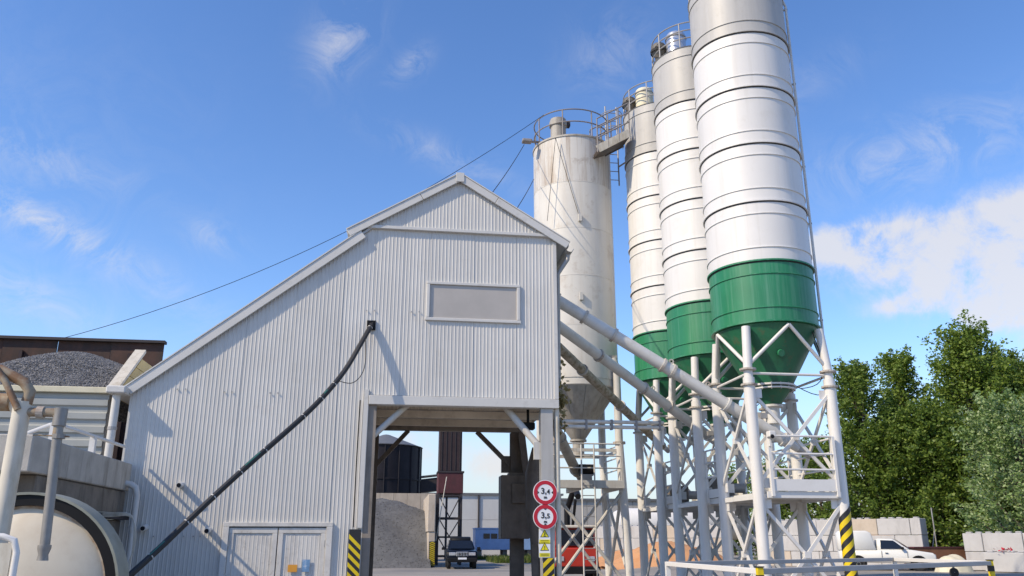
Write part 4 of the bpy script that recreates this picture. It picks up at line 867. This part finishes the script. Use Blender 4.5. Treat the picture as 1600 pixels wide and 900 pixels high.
# ------------------------------------------------------------------ entrance railing (white frame)
ER = thing('entrance_railing', 'white welded guard railing with hazard tipped corner posts', 'railing', (8, 13, 0))
zr = 1.25; EA, EB, EC, ED = [at(x, y, Z=zr) for x, y in ((1043, 881), (1187, 893), (1547, 880), (1397, 874))]
for a, b, m in ((EA, EB, 'white_paint'), (ED, EC, 'white_paint'), (EA, ED, 'rail_shaded'), (EB, EC, 'rail_shaded')):  # short rails keep the lit white, long rails get the painted shaded grey
    dd = (b-a).normalized()*.035; MB().bar(a+dd, b-dd, .07, .07).build('rail', m, ER, bevel=.006)
for a, hz_ in ((EA, 0), (EB, 1), (EC, 1), (ED, 0)):
    po = MB().box(a+V((-.035, -.035, -zr)), a+V((.035, .035, .035 if not hz_ else .045))).build('post', 'white_paint' if not hz_ else 'yellow', ER)
    if hz_:
        for z in (-.08, -.26, -.44): MB().box(a+V((-.038, -.038, z-.05)), a+V((.038, .038, z+.04))).build('black_band', 'hazard_black', po)
        MB().box(a+V((-.045, -.045, .046)), a+V((.045, .045, .06))).build('post_cap', 'hazard_black', po)
wq = EB.lerp(EC, .79); wc = V((wq.x, wq.y, zr-.12)); MB().lathe([(.01, -.02), (.07, -.02), (.07, .02), (.01, .02)], wc, 18, 'y').build('caster_wheel', 'tyre', ER); MB().bar(wc, wq, .02, .03).build('caster_fork', 'galv', ER)
p = at(1325, 815, D=17.9)
p = V((9.516, 16.824, 0)); hz_t = at(1325, 815, D=19.2).z
HZ = thing('hazard_sleeve', 'black and yellow hazard sleeve around a silo leg by the platform', 'hazard marking', (p.x+.07, p.y-.1, 0))
for k in range(8):
    z0 = .2+k*.26; b = MB()
    for half, m in ((0, 'yellow'), (.13, 'hazard_black')):
        bb = MB(); n = 14
        for i in range(n+1):
            a = -pi*.75+pi*1.5*i/n - R(60); sh = .55*i/n
            for z in (z0+half, z0+half+.13): bb.v.append(V((p.x+.134*cos(a), p.y+.134*sin(a), max(.1, z+sh-.25))))
        bb.f = [(2*i, 2*i+2, 2*i+3, 2*i+1) for i in range(n)]; bb.build('stripe', m, HZ, smooth=True)

# ------------------------------------------------------------------ block walls and the yard on the right
blk = {}
def block_wall(name, label, p, q, rows, m, bl=1.6, bh=.8, th=.8, base=None, tan_=0):
    p, q = V(p), V(q); d = q-p; d.z = 0; Ln = d.length; d.normalize(); ang = atan2(d.y, d.x); z0 = base if base is not None else gz(p.x, p.y)
    T = thing(name, label, 'block wall', (p.x, p.y, z0))
    for r in range(rows):
        s = -(bl/2 if r % 2 else 0); 
        while s < Ln-.05:
            a, b = max(0, s), min(Ln, s+bl); key = (round(b-a, 2), bh, th, m)
            if b-a > .15:
                if key not in blk:
                    bb = MB().box((.01, -th/2, .008), (b-a-.01, th/2, bh-.008)); o = bb.build('concrete_block', m, None, bevel=.02); blk[key] = o.data; bpy.data.objects.remove(o)
                    st = MB()
                o = bpy.data.objects.new('concrete_block', blk[key]); COL.objects.link(o); o.parent = T; o.location = (d.x*a+random.uniform(-.01, .01)*d.y, d.y*a, r*bh); o.rotation_euler = (0, 0, ang+random.uniform(-.004, .004))
                if tan_ and random.random() < tan_:
                    o.data = o.data.copy(); o.data.materials[0] = MATS['block_tan']
                if r == rows-1:   # studs on top
                    for k in range(max(1, int((b-a)/.4))):
                        if 'stud' not in blk:
                            so = MB().box((-.13, -.13, 0), (.13, .13, .07)).build('stud', m, None, bevel=.04); blk['stud'] = so.data; bpy.data.objects.remove(so)
                        so = bpy.data.objects.new('stud', blk['stud']); COL.objects.link(so); so.parent = o; so.location = (.2+k*.4, 0, bh-.008)
            s += bl
    return T
wR, wL = at(1442, 812, D=46.5), at(1195, 818, D=50)
block_wall('block_wall', 'grey stacked concrete block wall behind the parked white pickup', V((wL.x, wL.y, 0)), V((wR.x, wR.y, 0)), 3, 'block', tan_=.18, base=.3)
a, b = at(1130, 822, D=56), at(925, 826, D=60)
block_wall('sand_bay_wall', 'tan stained concrete block wall of the orange sand bay', V((b.x, b.y, 0)), V((a.x, a.y, 0)), 3, 'block', tan_=.5, base=.2)
a, b = at(1507, 831, D=44.5), at(1680, 829, D=43.5)
block_wall('corner_block_wall', 'pale concrete block wall two rows high near the trees', V((a.x, a.y, 0)), V((b.x, b.y, 0)), 2, 'block', base=.36)
a, b = at(1540, 862, D=42.6), at(1700, 862, D=41.6)
block_wall('front_block_row', 'single front row of concrete blocks before the pale block wall', V((a.x, a.y, 0)), V((b.x, b.y, 0)), 1, 'block', base=.36)
tuft('red_scraps', 'crumpled red scraps lying on the front block row', at(1572, 860, D=42.2), (.2, .1, .02), 16, 'red', .15, cat='rubbish')
def mound(name, label, c, rx, ry, h, m, cat='heap', n=26, base=0, dome=False):
    b = MB()
    for j in range(n+1):
        for i in range(n+1):
            u, v = -1+2*i/n, -1+2*j/n; r = sqrt(u*u+v*v); z = h*max(0, 1.1-sqrt(r*r+.012))/1.0*(r < 1.08)*(1+.12*sin(5*u+c[0])*cos(4*v))+random.uniform(-.02, .03)*h*(r < 1)
            if dome: z = h*sqrt(max(0, 1-min(1, r)**2))*(1+.05*sin(9*u+3*v))
            b.v.append(V((c[0]+u*rx, c[1]+v*ry, base+z-.02)))
    b.f = [(j*(n+1)+i, j*(n+1)+i+1, (j+1)*(n+1)+i+1, (j+1)*(n+1)+i) for j in range(n) for i in range(n)]
    return tag(b.build(name, m, None, smooth=True, kind='stuff'), label, cat)
c = at(1050, 868, D=52); mound('sand_heap', 'orange sand heap spread in front of the tan block wall', (c.x, c.y), 4.2, 2.5, 1.7, 'sand', base=.1)
c = at(985, 868, D=54); mound('sand_heap', 'low orange sand spill left of the main sand heap', (c.x, c.y), 4, 2.2, 1.0, 'sand', base=.1)
c = at(1060, 845, D=57.5); 
c = at(1390, 806, D=49.5); mound('sand_heap', 'orange sand heap showing over the wall behind the pickup', (c.x+.6, c.y+3.2), 4.0, 2.6, 2.42, 'sand', base=.2)
# white horizontal tanks behind the sand bay
for k, (x, y, lb) in enumerate(((1030, 806, 'long white horizontal tank behind the sand bay wall'),)):
    c = at(x, y, D=66); T = thing('white_tank', lb, 'tank', (c.x, c.y, 0)); MB().lathe([(.02, -5.2), (.9, -5.0), (1.15, -4.5), (1.15, 4.5), (.9, 5.0), (.02, 5.2)], (c.x+1.5, c.y, c.z-.6), 32, 'x').build('tank_shell', 'white_paint', T, smooth=True)
    for s in (-3, 3): MB().box((c.x+1.5+s-.3, c.y-.9, .2), (c.x+1.5+s+.3, c.y+.9, c.z-1.2)).build('saddle', 'concrete', T)
# fence post, tarp heap, crate behind
T = thing('fence_post', 'slim galvanised fence post with stay in front of the dark trees', 'post', at(1466, 868, D=47)); p = at(1466, 870, D=47); MB().tube([(p.x, p.y, .3), (p.x, p.y, 3.2)], .03, 8).build('upright', 'galv', T); MB().tube([(p.x, p.y, 2.1), (p.x-.5, p.y, .35)], .022, 8).build('stay', 'galv', T)
c = at(1488, 872, D=42); mound('tarp_heap', 'cream tarpaulin heap beside the pale block wall', (c.x, c.y), .8, .6, .72, 'cream', n=22, base=.35, dome=True)
c = at(1475, 872, D=45); cr = thing('rusty_skip', 'rusty brown skip behind the cream tarpaulin heap', 'skip', (c.x, c.y, .35)); MB().prism([(c.x-1.1, .45), (c.x+1.1, .45), (c.x+1.4, 1.3), (c.x-1.4, 1.3)], 'y', c.y, c.y+1.4).build('tub', 'skip_rust', cr); MB().box((c.x-1.45, c.y-.03, 1.3), (c.x+1.45, c.y+1.43, 1.36)).build('rim', 'rust_red', cr); MB().box((c.x-1, c.y+.2, .35), (c.x+1, c.y+1.2, .45)).build('skid', 'rust_dark', cr)

# ------------------------------------------------------------------ vehicles
def wheel(T, M, c, r, wd, rimm='rim'):
    def bl(b, *a, **k): b.xf(M); return b.build(*a, **k)
    w_ = bl(MB().lathe([(r*.62, -wd/2), (r*.92, -wd/2), (r, -wd*.35), (r, wd*.35), (r*.92, wd/2), (r*.62, wd/2)], c, 24, 'y'), 'wheel', 'tyre', T, smooth=True)
    bl(MB().lathe([(.01, -wd*.36), (r*.3, -wd*.42), (r*.64, -wd*.3), (r*.64, wd*.3), (r*.3, wd*.42), (.01, wd*.36)], c, 20, 'y'), 'rim', rimm, w_, smooth=True)
    bl(MB().lathe([(r*.3, -wd*.43), (r*.5, -wd*.4), (r*.5, wd*.4), (r*.3, wd*.43)], c, 20, 'y'), 'hub_ring', 'tyre', w_, smooth=True)
def side_body(prof, wd, M, T, name, m, inset_top=0, ztop=None):
    """profile (x,z) along the car length extruded across its width, narrowing above ztop"""
    b = MB(); n = len(prof); sec = [-1, -.96, .96, 1]
    for s in (-1, 1):
        for x, z in prof:
            k = wd/2-(inset_top*max(0, (z-ztop)) if ztop else 0); b.v.append(V((x, s*k, z)))
    b.f = [tuple(range(n)), tuple(reversed(range(n, 2*n)))]+[(i, (i+1) % n, n+(i+1) % n, n+i) for i in range(n)]
    b.xf(M); return b.build(name, m, T, bevel=.035, smooth=True, sharp=50)
def place(x, y, z, ang): return Matrix.Translation((x, y, z)) @ Matrix.Rotation(ang, 4, 'Z')
# SUV facing the camera (its +x axis is forward)
jp = at(724, 887, Z=0.02); jd = 52.5/sqrt(jp.x**2+jp.y**2); jx, jy = jp.x*jd, jp.y*jd
J = thing('parked_suv', 'dark blue boxy off-road car with roof box beyond the gate', 'car', (jx, jy, 0)); M = place(jx, jy+2.2, .0, atan2(-jy, -jx)+R(3))
side_body([(-2.2, .45), (2.1, .42), (2.25, .5), (2.27, .72), (2.2, 1.0), (2.05, 1.06), (1.0, 1.13), (-2.2, 1.12), (-2.27, .8)], 1.84, M, J, 'body', 'jeep_paint', .1, .95)
side_body([(1.0, 1.12), (.35, 1.66), (-2.05, 1.7), (-2.2, 1.12)], 1.7, M, J, 'cabin', 'jeep_paint', .3, 1.12)
def bx(T, M, a, b, nm, m, bev=.01): bb = MB().box(a, b); bb.xf(M); return bb.build(nm, m, T, bevel=bev)
ws = MB().poly([(.99, -.74, 1.15), (.99, .74, 1.15), (.42, .62, 1.62), (.42, -.62, 1.62)]); ws.v = [p+V((.035, 0, .03)) for p in ws.v]; ws.xf(M); ws.build('windscreen', 'glass', J)
for s in (-1, 1):
    sw = MB().poly([(.75, s*.845, 1.18), (.3, s*.74, 1.58), (-1.9, s*.72, 1.62), (-2.05, s*.845, 1.18)]); sw.xf(M); sw.build('side_window', 'glass', J)
    bx(J, M, (2.2, s*.6-.2, .78), (2.29, s*.6+.2, .97), 'headlight', 'chrome', .02)
    bx(J, M, (.78, s*1.1-.12, 1.1), (.92, s*1.1+.1, 1.27), 'mirror', 'black', .03)
    bx(J, M, (2.24, s*.62-.09, .55), (2.31, s*.62+.09, .64), 'fog_lamp', 'chrome', .02)
gr = bx(J, M, (2.19, -.36, .74), (2.295, .36, 1.0), 'grille', 'chrome', .02)
for k in range(7): bx(gr, M, (2.27, -.29+k*.088, .77), (2.296, -.245+k*.088, .96), 'slot', 'black', 0) if False else MB().box((2.27, -.305+k*.094, .77), (2.302, -.245+k*.094, .97)).xf(M).build('slot', 'black', gr)
bx(J, M, (2.2, -.9, .4), (2.36, .9, .66), 'bumper', 'black', .04); bx(J, M, (2.362, -.26, .56), (2.375, .26, .67), 'number_plate', 'sign_white', .004)
for s in (-1, 1): MB().tube([(.2, s*.6, 1.74), (-1.9, s*.6, 1.76)], .025, 6).xf(M).build('roof_rail', 'black', J)
side_body([(.25, 1.63), (.15, 1.8), (-.1, 1.88), (-1.4, 1.9), (-1.6, 1.63)], 1.25, M, J, 'roof_box', 'black')
for x in (1.35, -1.3):
    for s in (-1, 1): wheel(J, M, (x, s*.78, .37), .37, .24)
# pickup with box canopy, side on
vp = at(1385, 888.5, D=43); VA = atan2(-vp.x*.28, vp.y*.28)
vang = R(-26); Vn = thing('parked_pickup', 'small white pickup with box canopy parked by block wall', 'car', (vp.x, vp.y, gz(vp.x, vp.y))); M = place(vp.x, vp.y, gz(vp.x, vp.y), vang)
side_body([(-1.95, .35), (1.85, .32), (2.0, .4), (2.02, .62), (1.92, .76), (1.0, .9), (-1.95, .86)], 1.6, M, Vn, 'body', 'van_white', .12, .6)
side_body([(.98, .9), (.35, 1.36), (-.32, 1.38), (-.36, .87)], 1.5, M, Vn, 'cab', 'van_white', .3, .9)
side_body([(-.38, .87), (-.55, 1.62), (-.75, 1.72), (-1.9, 1.72), (-2.0, 1.6), (-1.98, .87)], 1.56, M, Vn, 'canopy_box', 'van_white', .05, .87)
for s in (-1, 1):
    sw = MB().prism([(.8, .93), (.36, 1.29), (-.18, 1.31), (-.2, .93)], 'y', s*.735, s*.752); sw.v = [V((p.x, p.y-s*.2*max(0, p.z-.93), p.z)) for p in sw.v]; sw.xf(M); sw.build('side_window', 'glass', Vn)
    MB().box((.62, s*.79, .9), (.74, s*.93, 1.02)).xf(M).build('mirror', 'black', Vn, bevel=.02)
    MB().box((-.05, s*.801, .74), (.08, s*.82, .77)).xf(M).build('door_handle', 'black', Vn)
    MB().box((-.2, s*.8, .4), (-.185, s*.806, .86)).xf(M).build('door_gap', 'black', Vn); MB().box((.86, s*.8, .4), (.875, s*.806, .84)).xf(M).build('door_gap', 'black', Vn)
    MB().box((-1.9, s*.795, .36), (1.9, s*.808, .46)).xf(M).build('sill_strip', 'galv', Vn)
    MB().box((1.9, s*.5-.15, .55), (2.035, s*.5+.15, .7)).xf(M).build('headlight', 'chrome', Vn, bevel=.02)
    for x in (1.3, -1.2): MB().lathe([(.01, .0), (.36, .0), (.36, .02), (.01, .02)], (x, s*.8-.01, .3), 20, 'y').xf(M).build('wheel_arch', 'black', Vn)
ws = MB().poly([(.96, -.66, .93), (.96, .66, .93), (.4, .56, 1.34), (.4, -.56, 1.34)]); ws.v = [p+V((.04, 0, .03)) for p in ws.v]; ws.xf(M); ws.build('windscreen', 'glass', Vn)
bx(Vn, M, (1.95, -.8, .3), (2.08, .8, .48), 'bumper', 'black', .03)
for x in (1.3, -1.2):
    for s in (-1, 1): wheel(Vn, M, (x, s*.74, .28), .28, .17)
# red truck behind the gate column
tp = at(893, 880, D=38); RTk = thing('red_loader_truck', 'red truck with black loader crane seen behind the sign column', 'truck', (tp.x, tp.y, 0)); M = place(tp.x, tp.y, 0, R(-95))
b = bx(RTk, M, (-2.2, -.95, .55), (1.6, .95, 1.35), 'body', 'truck_red', .06)
bx(RTk, M, (-.3, -.9, 1.351), (1.2, .9, 2.15), 'cab', 'truck_red', .1); bx(RTk, M, (-.4, -.98, 2.151), (1.3, .98, 2.27), 'cab_roof', 'old_white', .03)
bx(RTk, M, (1.201, -.8, 1.42), (1.23, .8, 2.08), 'windscreen', 'glass', 0)
for s in (-1, 1): bx(RTk, M, (-.1, s*.905-.01, 1.42), (1.0, s*.905+.01, 2.05), 'side_window', 'glass', 0); bx(RTk, M, (1.6, s*.65-.14, .8), (1.64, s*.65+.14, 1.0), 'headlight', 'chrome', .02)
bx(RTk, M, (1.6, -1.0, .3), (1.75, 1.0, .6), 'bumper', 'black', .03)
MB().tube([(-1.3, 0, 1.35), (-1.3, 0, 3.0), (-.6, .3, 4.0), (.4, .3, 3.5)], .14, 8).xf(M).build('crane_boom', 'black', RTk); MB().tube([(-1.2, .2, 2.0), (-.5, .3, 3.4)], .07, 8).xf(M).build('crane_ram', 'black', RTk)
for x in (1.0, -1.4):
    for s in (-1, 1): wheel(RTk, M, (x, s*.85, .48), .48, .28)

# ------------------------------------------------------------------ beyond the gate
TK = thing('dark_tank', 'big dark round tank with grey conical roof behind gravel', 'tank', (-.5, 75, 0)); tc_ = V((-.55, 75, 0)); tr = 3.15
zt1 = 9.55
for k in range(3):
    for j in range(16):
        a0, a1 = 2*pi*j/16, 2*pi*(j+1)/16
        MB().lathe([(tr, 1.0+k*2.85), (tr, 1.0+k*2.85+2.82)], tc_, 4, 'z', a0+.006, a1-.006).build('shell_plate', 'dark_tank', TK, smooth=True)
MB().lathe([(tr-.05, .5), (tr-.05, zt1)], tc_, 48).build('inner_shell', 'steel_dark', TK, smooth=True)
for k in range(1, 4): MB().lathe([(tr-.02, k*2.85+.93), (tr+.07, k*2.85+.95), (tr+.07, k*2.85+1.05), (tr-.02, k*2.85+1.07)], tc_, 48).build('ring_joint', 'dark_tank', TK)
for j in range(16): a = 2*pi*j/16; MB().tube([tc_+V((cos(a)*(tr+.04), sin(a)*(tr+.04), .8)), tc_+V((cos(a)*(tr+.04), sin(a)*(tr+.04), zt1))], .06, 6).build('rib', 'dark_tank', TK)
MB().lathe([(tr+.15, zt1), (.3, zt1+1.15), (.02, zt1+1.2)], tc_, 32).build('cone_roof', 'tank_roof', TK)
MB().lathe([(tr-.2, 0), (tr-.2, 1.0)], tc_, 40).build('base_ring', 'concrete', TK)
def fp_(x, y):
    f = smooth01(y, 54.9, 62.5)**.8; top = 4.55-.95*smooth01(x, -1.0, 3.0)-.5*smooth01(-x, 3, 7); return top*f*(1+.05*sin(1.3*x+.6*y))+.07*sin(2*x)*sin(1.7*y)*f+.35*smooth01(y, 54.9, 57)*(1-smooth01(y, 57, 59.5))*max(0, cos((x+.2)*.6))-.02
heap('gravel_mound', 'large pale grey crushed stone heap framed by the gate', fp_, -7, 2.75, 54.8, 66.5, 110, None, 'gravel_pale', 5000, .04)
BP = thing('bay_divider', 'weathered concrete bay divider wall with hazard striped end', 'wall', (2.8, 57, 0))
a = at(672, 886, Z=0); pd_ = 56.5
x0, x1 = at(666, 840, D=pd_).x, at(680, 840, D=pd_).x; zt = at(672, 772, D=pd_).z
MB().box((x0+.05, 56.3, 2.2), (x1-.03, 64, zt)).build('upper_block', 'block_tan', BP, bevel=.04)
MB().box((x0+.12, 56.35, 0), (x1-.0, 64, 2.195)).build('lower_block', 'block_tan', BP, bevel=.04)
MB().box((x0+.2, 56.31, .05), (x1+.02, 56.348, 1.6)).build('hazard_plate', 'hazard_black', BP)
for k in range(12):
    z = .08+k*.125; xm = (x0+x1+.22)/2
    for s in (-1, 1): MB().prism([(xm, z+.06), (xm+s*.17, z-.02 if z > .1 else z), (xm+s*.17, z+.04), (xm, z+.12)], 'y', 56.3, 56.308).build('chevron', 'yellow', BP)
BW = thing('bay_back_wall', 'low tan plank wall closing the gravel bay below the tank', 'wall', (0, 67, 0))
for k in range(9): MB().box((-6+k*1.05, 66.6, 0), (-6+k*1.05+1.03, 66.9, 5.2)).build('wall_plank', 'block_tan', BW)
# hopper tower
HT = thing('rusty_hopper_tower', 'rusty chute and hopper on a dark lattice tower beyond the gate', 'hopper tower', (4.3, 62, 0)); xa, xb = 3.45, 5.1
zb = at(700, 772, D=62).z; zm = at(700, 740, D=62).z
MB().box((xa-.05, 61, zb), (xb+.12, 62.8, zm)).build('hopper', 'rust_red', HT, bevel=.03); MB().box((xa-.1, 60.95, zm), (xb+.18, 62.85, zm+.12)).build('hopper_rim', 'steel_dark', HT)
MB().box((xa, 61.1, zm+.12), (xb, 62.7, 12.5)).build('chute', 'rust_dark', HT, bevel=.03)
for k in range(5): MB().box((xa+.15+k*.33, 61.06, zm+.14), (xa+.2+k*.33, 61.098, 12.4)).build('rib', 'steel_dark', HT)
for x in (xa, xb):
    for y in (61.1, 62.7): MB().box((x-.08, y-.08, 0), (x+.08, y+.08, zb-.002)).build('leg', 'steel_dark', HT)
for z in (1.9, 3.2, zb-.15, .6):
    for y in (61.1, 62.7): MB().bar((xa+.08, y, z), (xb-.08, y, z), .1, .12).build('beam', 'steel_dark', HT)
for z0, z1 in ((.65, 1.85), (1.95, 3.15), (3.25, zb-.2)):
    xm = (xa+xb)/2
    for s in (xa+.08, xb-.08): MB().bar((s, 61.0, z1), (xm, 61.0, z0), .07, .09, (0, 1, 0)).build('brace', 'steel_dark', HT)
MB().tube([at(698, 745, D=60.5), at(681, 845, D=60.5)], .035, 6).build('pull_rod', 'old_white', HT)
CV = thing('belt_conveyor', 'dark covered belt conveyor running between tank and hopper', 'conveyor', (2.5, 80, 0)); MB().bar((-1, 80, 6.1), (5.6, 80, 6.9), 1.6, 1.2).build('cover', 'steel_dark', CV); MB().bar((-1.1, 80, 6.95), (5.7, 80, 7.75), 1.9, .1).build('roof_sheet', 'tank_roof', CV)
for x in (-.5, 2.6, 5.3): MB().box((x-.1, 79.9, 0), (x+.1, 80.1, 5.6)).build('trestle', 'steel_dark', CV)
# warehouses
WH = thing('long_warehouse', 'long pale warehouse with panelled walls behind the off-road car', 'building', (8, 96, 0)); wz = 6.6
for k in range(11):
    x = -6+k*2.3; MB().box((x, 95, 0), (x+2.27, 95.2, 3.9)).build('wall_panel', 'warehouse', WH); MB().box((x, 95.02, 3.93), (x+2.27, 95.2, wz)).build('wall_panel', 'warehouse', WH)
MB().box((-6.2, 95.22, 0), (19.4, 110, wz-.05)).build('hall', 'warehouse', WH); MB().box((-6.4, 94.8, wz), (19.6, 110.2, wz+.22)).build('roof_edge', 'tank_roof', WH)
MB().tube([(9.9, 94.9, 0), (9.9, 94.9, wz)], .09, 8).build('downpipe', 'steel_dark', WH)
WT = thing('tan_warehouse', 'beige grey warehouse seen behind the old silo legs', 'building', (22, 80, 0)); z_ = at(920, 783, D=82).z
for k in range(7): x = 15.6+k*1.5; MB().box((x, 79, 0), (x+1.47, 79.15, z_)).build('wall_panel', 'warehouse_tan', WT)
MB().box((15.6, 79.16, 0), (26.1, 92, z_-.05)).build('hall', 'warehouse_tan', WT); MB().box((15.4, 78.8, z_), (26.3, 92.2, z_+.2)).build('roof_edge', 'tank_roof', WT)
BC = thing('blue_cabin', 'blue site cabin with dark window strip beside the warehouse', 'cabin', (9.5, 79, 0)); bz0, bz1 = .85, 2.72
MB().box((8.0, 79.3, bz0), (13.5, 81.7, bz1)).build('body', 'blue', BC, bevel=.03); MB().box((7.95, 79.25, bz1), (13.55, 81.75, bz1+.1)).build('roof', 'blue', BC)
for x in (8.75, 9.45, 10.15, 10.85): MB().box((x, 79.27, 1.85), (x+.6, 79.298, 2.3)).build('window', 'glass', BC)
for x in (8.4, 10.8, 13.1): MB().box((x-.2, 79.5, 0), (x+.2, 81.5, bz0)).build('foot', 'concrete_dark', BC)
def grass(name, label, x0, x1, y0, y1, n, h, m='leaf_grass'):
    b = MB()
    for k in range(n):
        x, y = random.uniform(x0, x1), random.uniform(y0, y1); z = gz(x, y); a = random.uniform(0, 2*pi); hh = h*random.uniform(.4, 1.2); w_ = hh*.12
        b.poly([(x-w_*cos(a), y-w_*sin(a), z), (x+w_*cos(a), y+w_*sin(a), z), (x+random.gauss(0, .3)*hh, y+random.gauss(0, .3)*hh, z+hh)])
    return tag(b.build(name, m, None, kind='stuff'), label, 'grass')
grass('weed_patch', 'green weeds growing beside the cabin past the gate', 8.2, 12, 66, 72, 1400, .5)
grass('weed_patch', 'strip of weeds at the foot of the blue cabin', 6, 13, 78.3, 79.2, 1500, .45)
grass('dry_grass', 'dry yellow grass strip behind the parked pickup', 24, 33, 36.5, 47, 5000, .16, 'leaf_dry')
grass('grass_verge', 'green verge in front of the trees by the block walls', 26, 48, 42, 60, 7000, .4)

# ------------------------------------------------------------------ trees
def tree(label, base, h, rad, leafm, n_clump=150, per=100, leaf=.24, trunk=.16, low=.12, shape=.55, lean=(0, 0), stems=1, droop=.35):
    T = thing('tree', label, 'tree', base, 'trees along the yard edge'); tk = MB(); O = V(base)
    ph = [random.uniform(0, 6.28) for _ in range(6)]
    shoots = []
    for k in range(n_clump):
        t = random.random(); hh = low+(1-low)*t**.9
        a = random.uniform(0, 2*pi)
        lobe = 1+.22*sin(2*a+ph[0])+.2*sin(3*a+ph[1]+5*hh)+.16*sin(9*hh+ph[2]+a)
        env = min(1, (hh/.22)**.5)*(1-hh*.97)**shape*lobe*1.15
        r = rad*env*(random.uniform(.25, 1)**.5)
        p = V((r*cos(a)+lean[0]*hh*h, r*sin(a)+lean[1]*hh*h, hh*h*.94))
        d = V((cos(a)*random.uniform(.3, 1), sin(a)*random.uniform(.3, 1), random.uniform(.25, 1.25)-droop*(1-hh))); d.normalize()
        shoots.append((p, d, rad*random.uniform(.26, .5)))
    for k in range(9):
        shoots.append((V((random.gauss(0, .16)*rad+lean[0]*h, random.gauss(0, .16)*rad, h*random.uniform(.84, .95))), V((random.gauss(0, .25), random.gauss(0, .25), 1)).normalized(), rad*random.uniform(.3, .45)))
    for s in range(stems):
        a = random.uniform(0, 6.28); off = V((cos(a), sin(a), 0))*(.4 if stems > 1 else 0); pts = [O+off*1.0+V((0, 0, -.2))]
        for i in range(1, 8): pts.append(O+off*(1+i*.35)+V((random.gauss(0, .12)+lean[0]*h*i/8, random.gauss(0, .12), h*.92*i/7)))
        tk.tube(pts, [trunk*(1-.9*i/7) for i in range(8)], 8)
    for p, d, L_ in shoots[::2]:
        z0 = max(.1*h, p.z-random.uniform(.12, .3)*h); st = O+V((lean[0]*z0, lean[1]*z0, z0)); en = O+p; r0 = trunk*.32*(1-z0/h)+.02
        tk.tube([st, st.lerp(en, .5)-V((0, 0, .04*(en-st).length)), en, en+d*L_*.9], [r0, r0*.7, .018, .006], 5)
    tk.build('trunk', 'bark', T, smooth=True)
    vs, fs = [], []; g_ = random.gauss
    for p0, d, L_ in shoots:
        m_ = int(per*random.uniform(.6, 1.3)); w0 = L_*random.uniform(.34, .5)
        for q in range(m_):
            t = random.uniform(-.35, 1); wd = w0*(1-.72*max(0, t))
            p = p0+d*L_*t+V((g_(0, .6), g_(0, .6), g_(0, .45)))*wd
            u = (d*.5+V((g_(0, 1), g_(0, 1), g_(0, .6)))).normalized(); nrm = V((g_(0, .8), g_(0, .8), g_(0, .7)+.6)).normalized()
            v = u.cross(nrm).normalized(); L2 = leaf*random.uniform(.55, 1.25); i = len(vs)
            vs += [p-u*L2*.5, p+v*L2*.3, p+u*L2*.5, p-v*L2*.3]; fs.append((i, i+1, i+2, i+3))
    me = bpy.data.meshes.new('crown'); me.from_pydata(vs, [], fs); o = bpy.data.objects.new('crown', me); COL.objects.link(o); me.materials.append(MATS[leafm]); o.parent = T
    return T
def gp_(x, D_): d = ray(x, 846); k = D_/sqrt(d.x**2+d.y**2); return (d.x*k, d.y*k, .3)
def hgt(x, y, D_): return at(x, y, D=D_).z-.3
tree('bushy dark green tree next to the silo leg with hazard sleeve', gp_(1368, 62), hgt(1332, 566, 62), 3.4, 'leaf_b', 200, 120, low=.03, shape=.7)
tree('upright green tree with feathery tip behind the pickup canopy', gp_(1442, 66), hgt(1400, 548, 66), 3.3, 'leaf_a', 210, 125, low=.04, shape=.75)
tree('tall pointed green tree, highest crown of the row', gp_(1554, 64), hgt(1500, 514, 64), 4.4, 'leaf_a', 330, 135, low=.05, shape=.85)
tree('broad green tree between the tallest tree and the silver one', gp_(1612, 68), hgt(1555, 548, 68), 3.8, 'leaf_b', 240, 130, low=.05, shape=.75)
tree('dark green tree rising behind the silver leaved bush', gp_(1675, 66), hgt(1600, 566, 66), 4.0, 'leaf_a', 240, 125, low=.05, shape=.75)
tree('silver leaved willow shrub overhanging the pale block wall', gp_(1612, 48), hgt(1570, 632, 48), 2.9, 'leaf_silver', 190, 150, leaf=.18, low=.12, stems=3, trunk=.11, shape=.42)
tree('small green tree seen between the silo legs', gp_(1225, 70), hgt(1225, 735, 70), 3.8, 'leaf_a', 130, 110, low=.05)
tree('leafy green tree half hidden by the platform railing', gp_(1288, 66), hgt(1295, 690, 66), 3.4, 'leaf_b', 150, 110, low=.05)
tree('low green tree far behind the sand bay wall', gp_(1150, 85), hgt(1150, 745, 85), 4.2, 'leaf_a', 90, 90, leaf=.28, low=.05)
tree('dense understorey tree behind the fence post', gp_(1470, 60), hgt(1440, 640, 60), 3.4, 'leaf_b', 200, 120, low=.04)
tree('distant small tree beside the beige warehouse', gp_(968, 110), hgt(966, 812, 110), 2.2, 'leaf_b', 40, 60, leaf=.3, low=.1)
tree('shaded understorey tree behind the tarpaulin heap', gp_(1530, 60), hgt(1500, 660, 60), 3.2, 'leaf_b', 190, 120, low=.04)
tree('dark understorey tree left of the fence post', gp_(1400, 60), hgt(1385, 670, 60), 3.0, 'leaf_b', 160, 115, low=.04)
tree('shaded understorey tree at the end of the pale block wall', gp_(1610, 58), hgt(1610, 690, 58), 3.2, 'leaf_b', 160, 115, low=.04)

print('objects', len(bpy.data.objects))
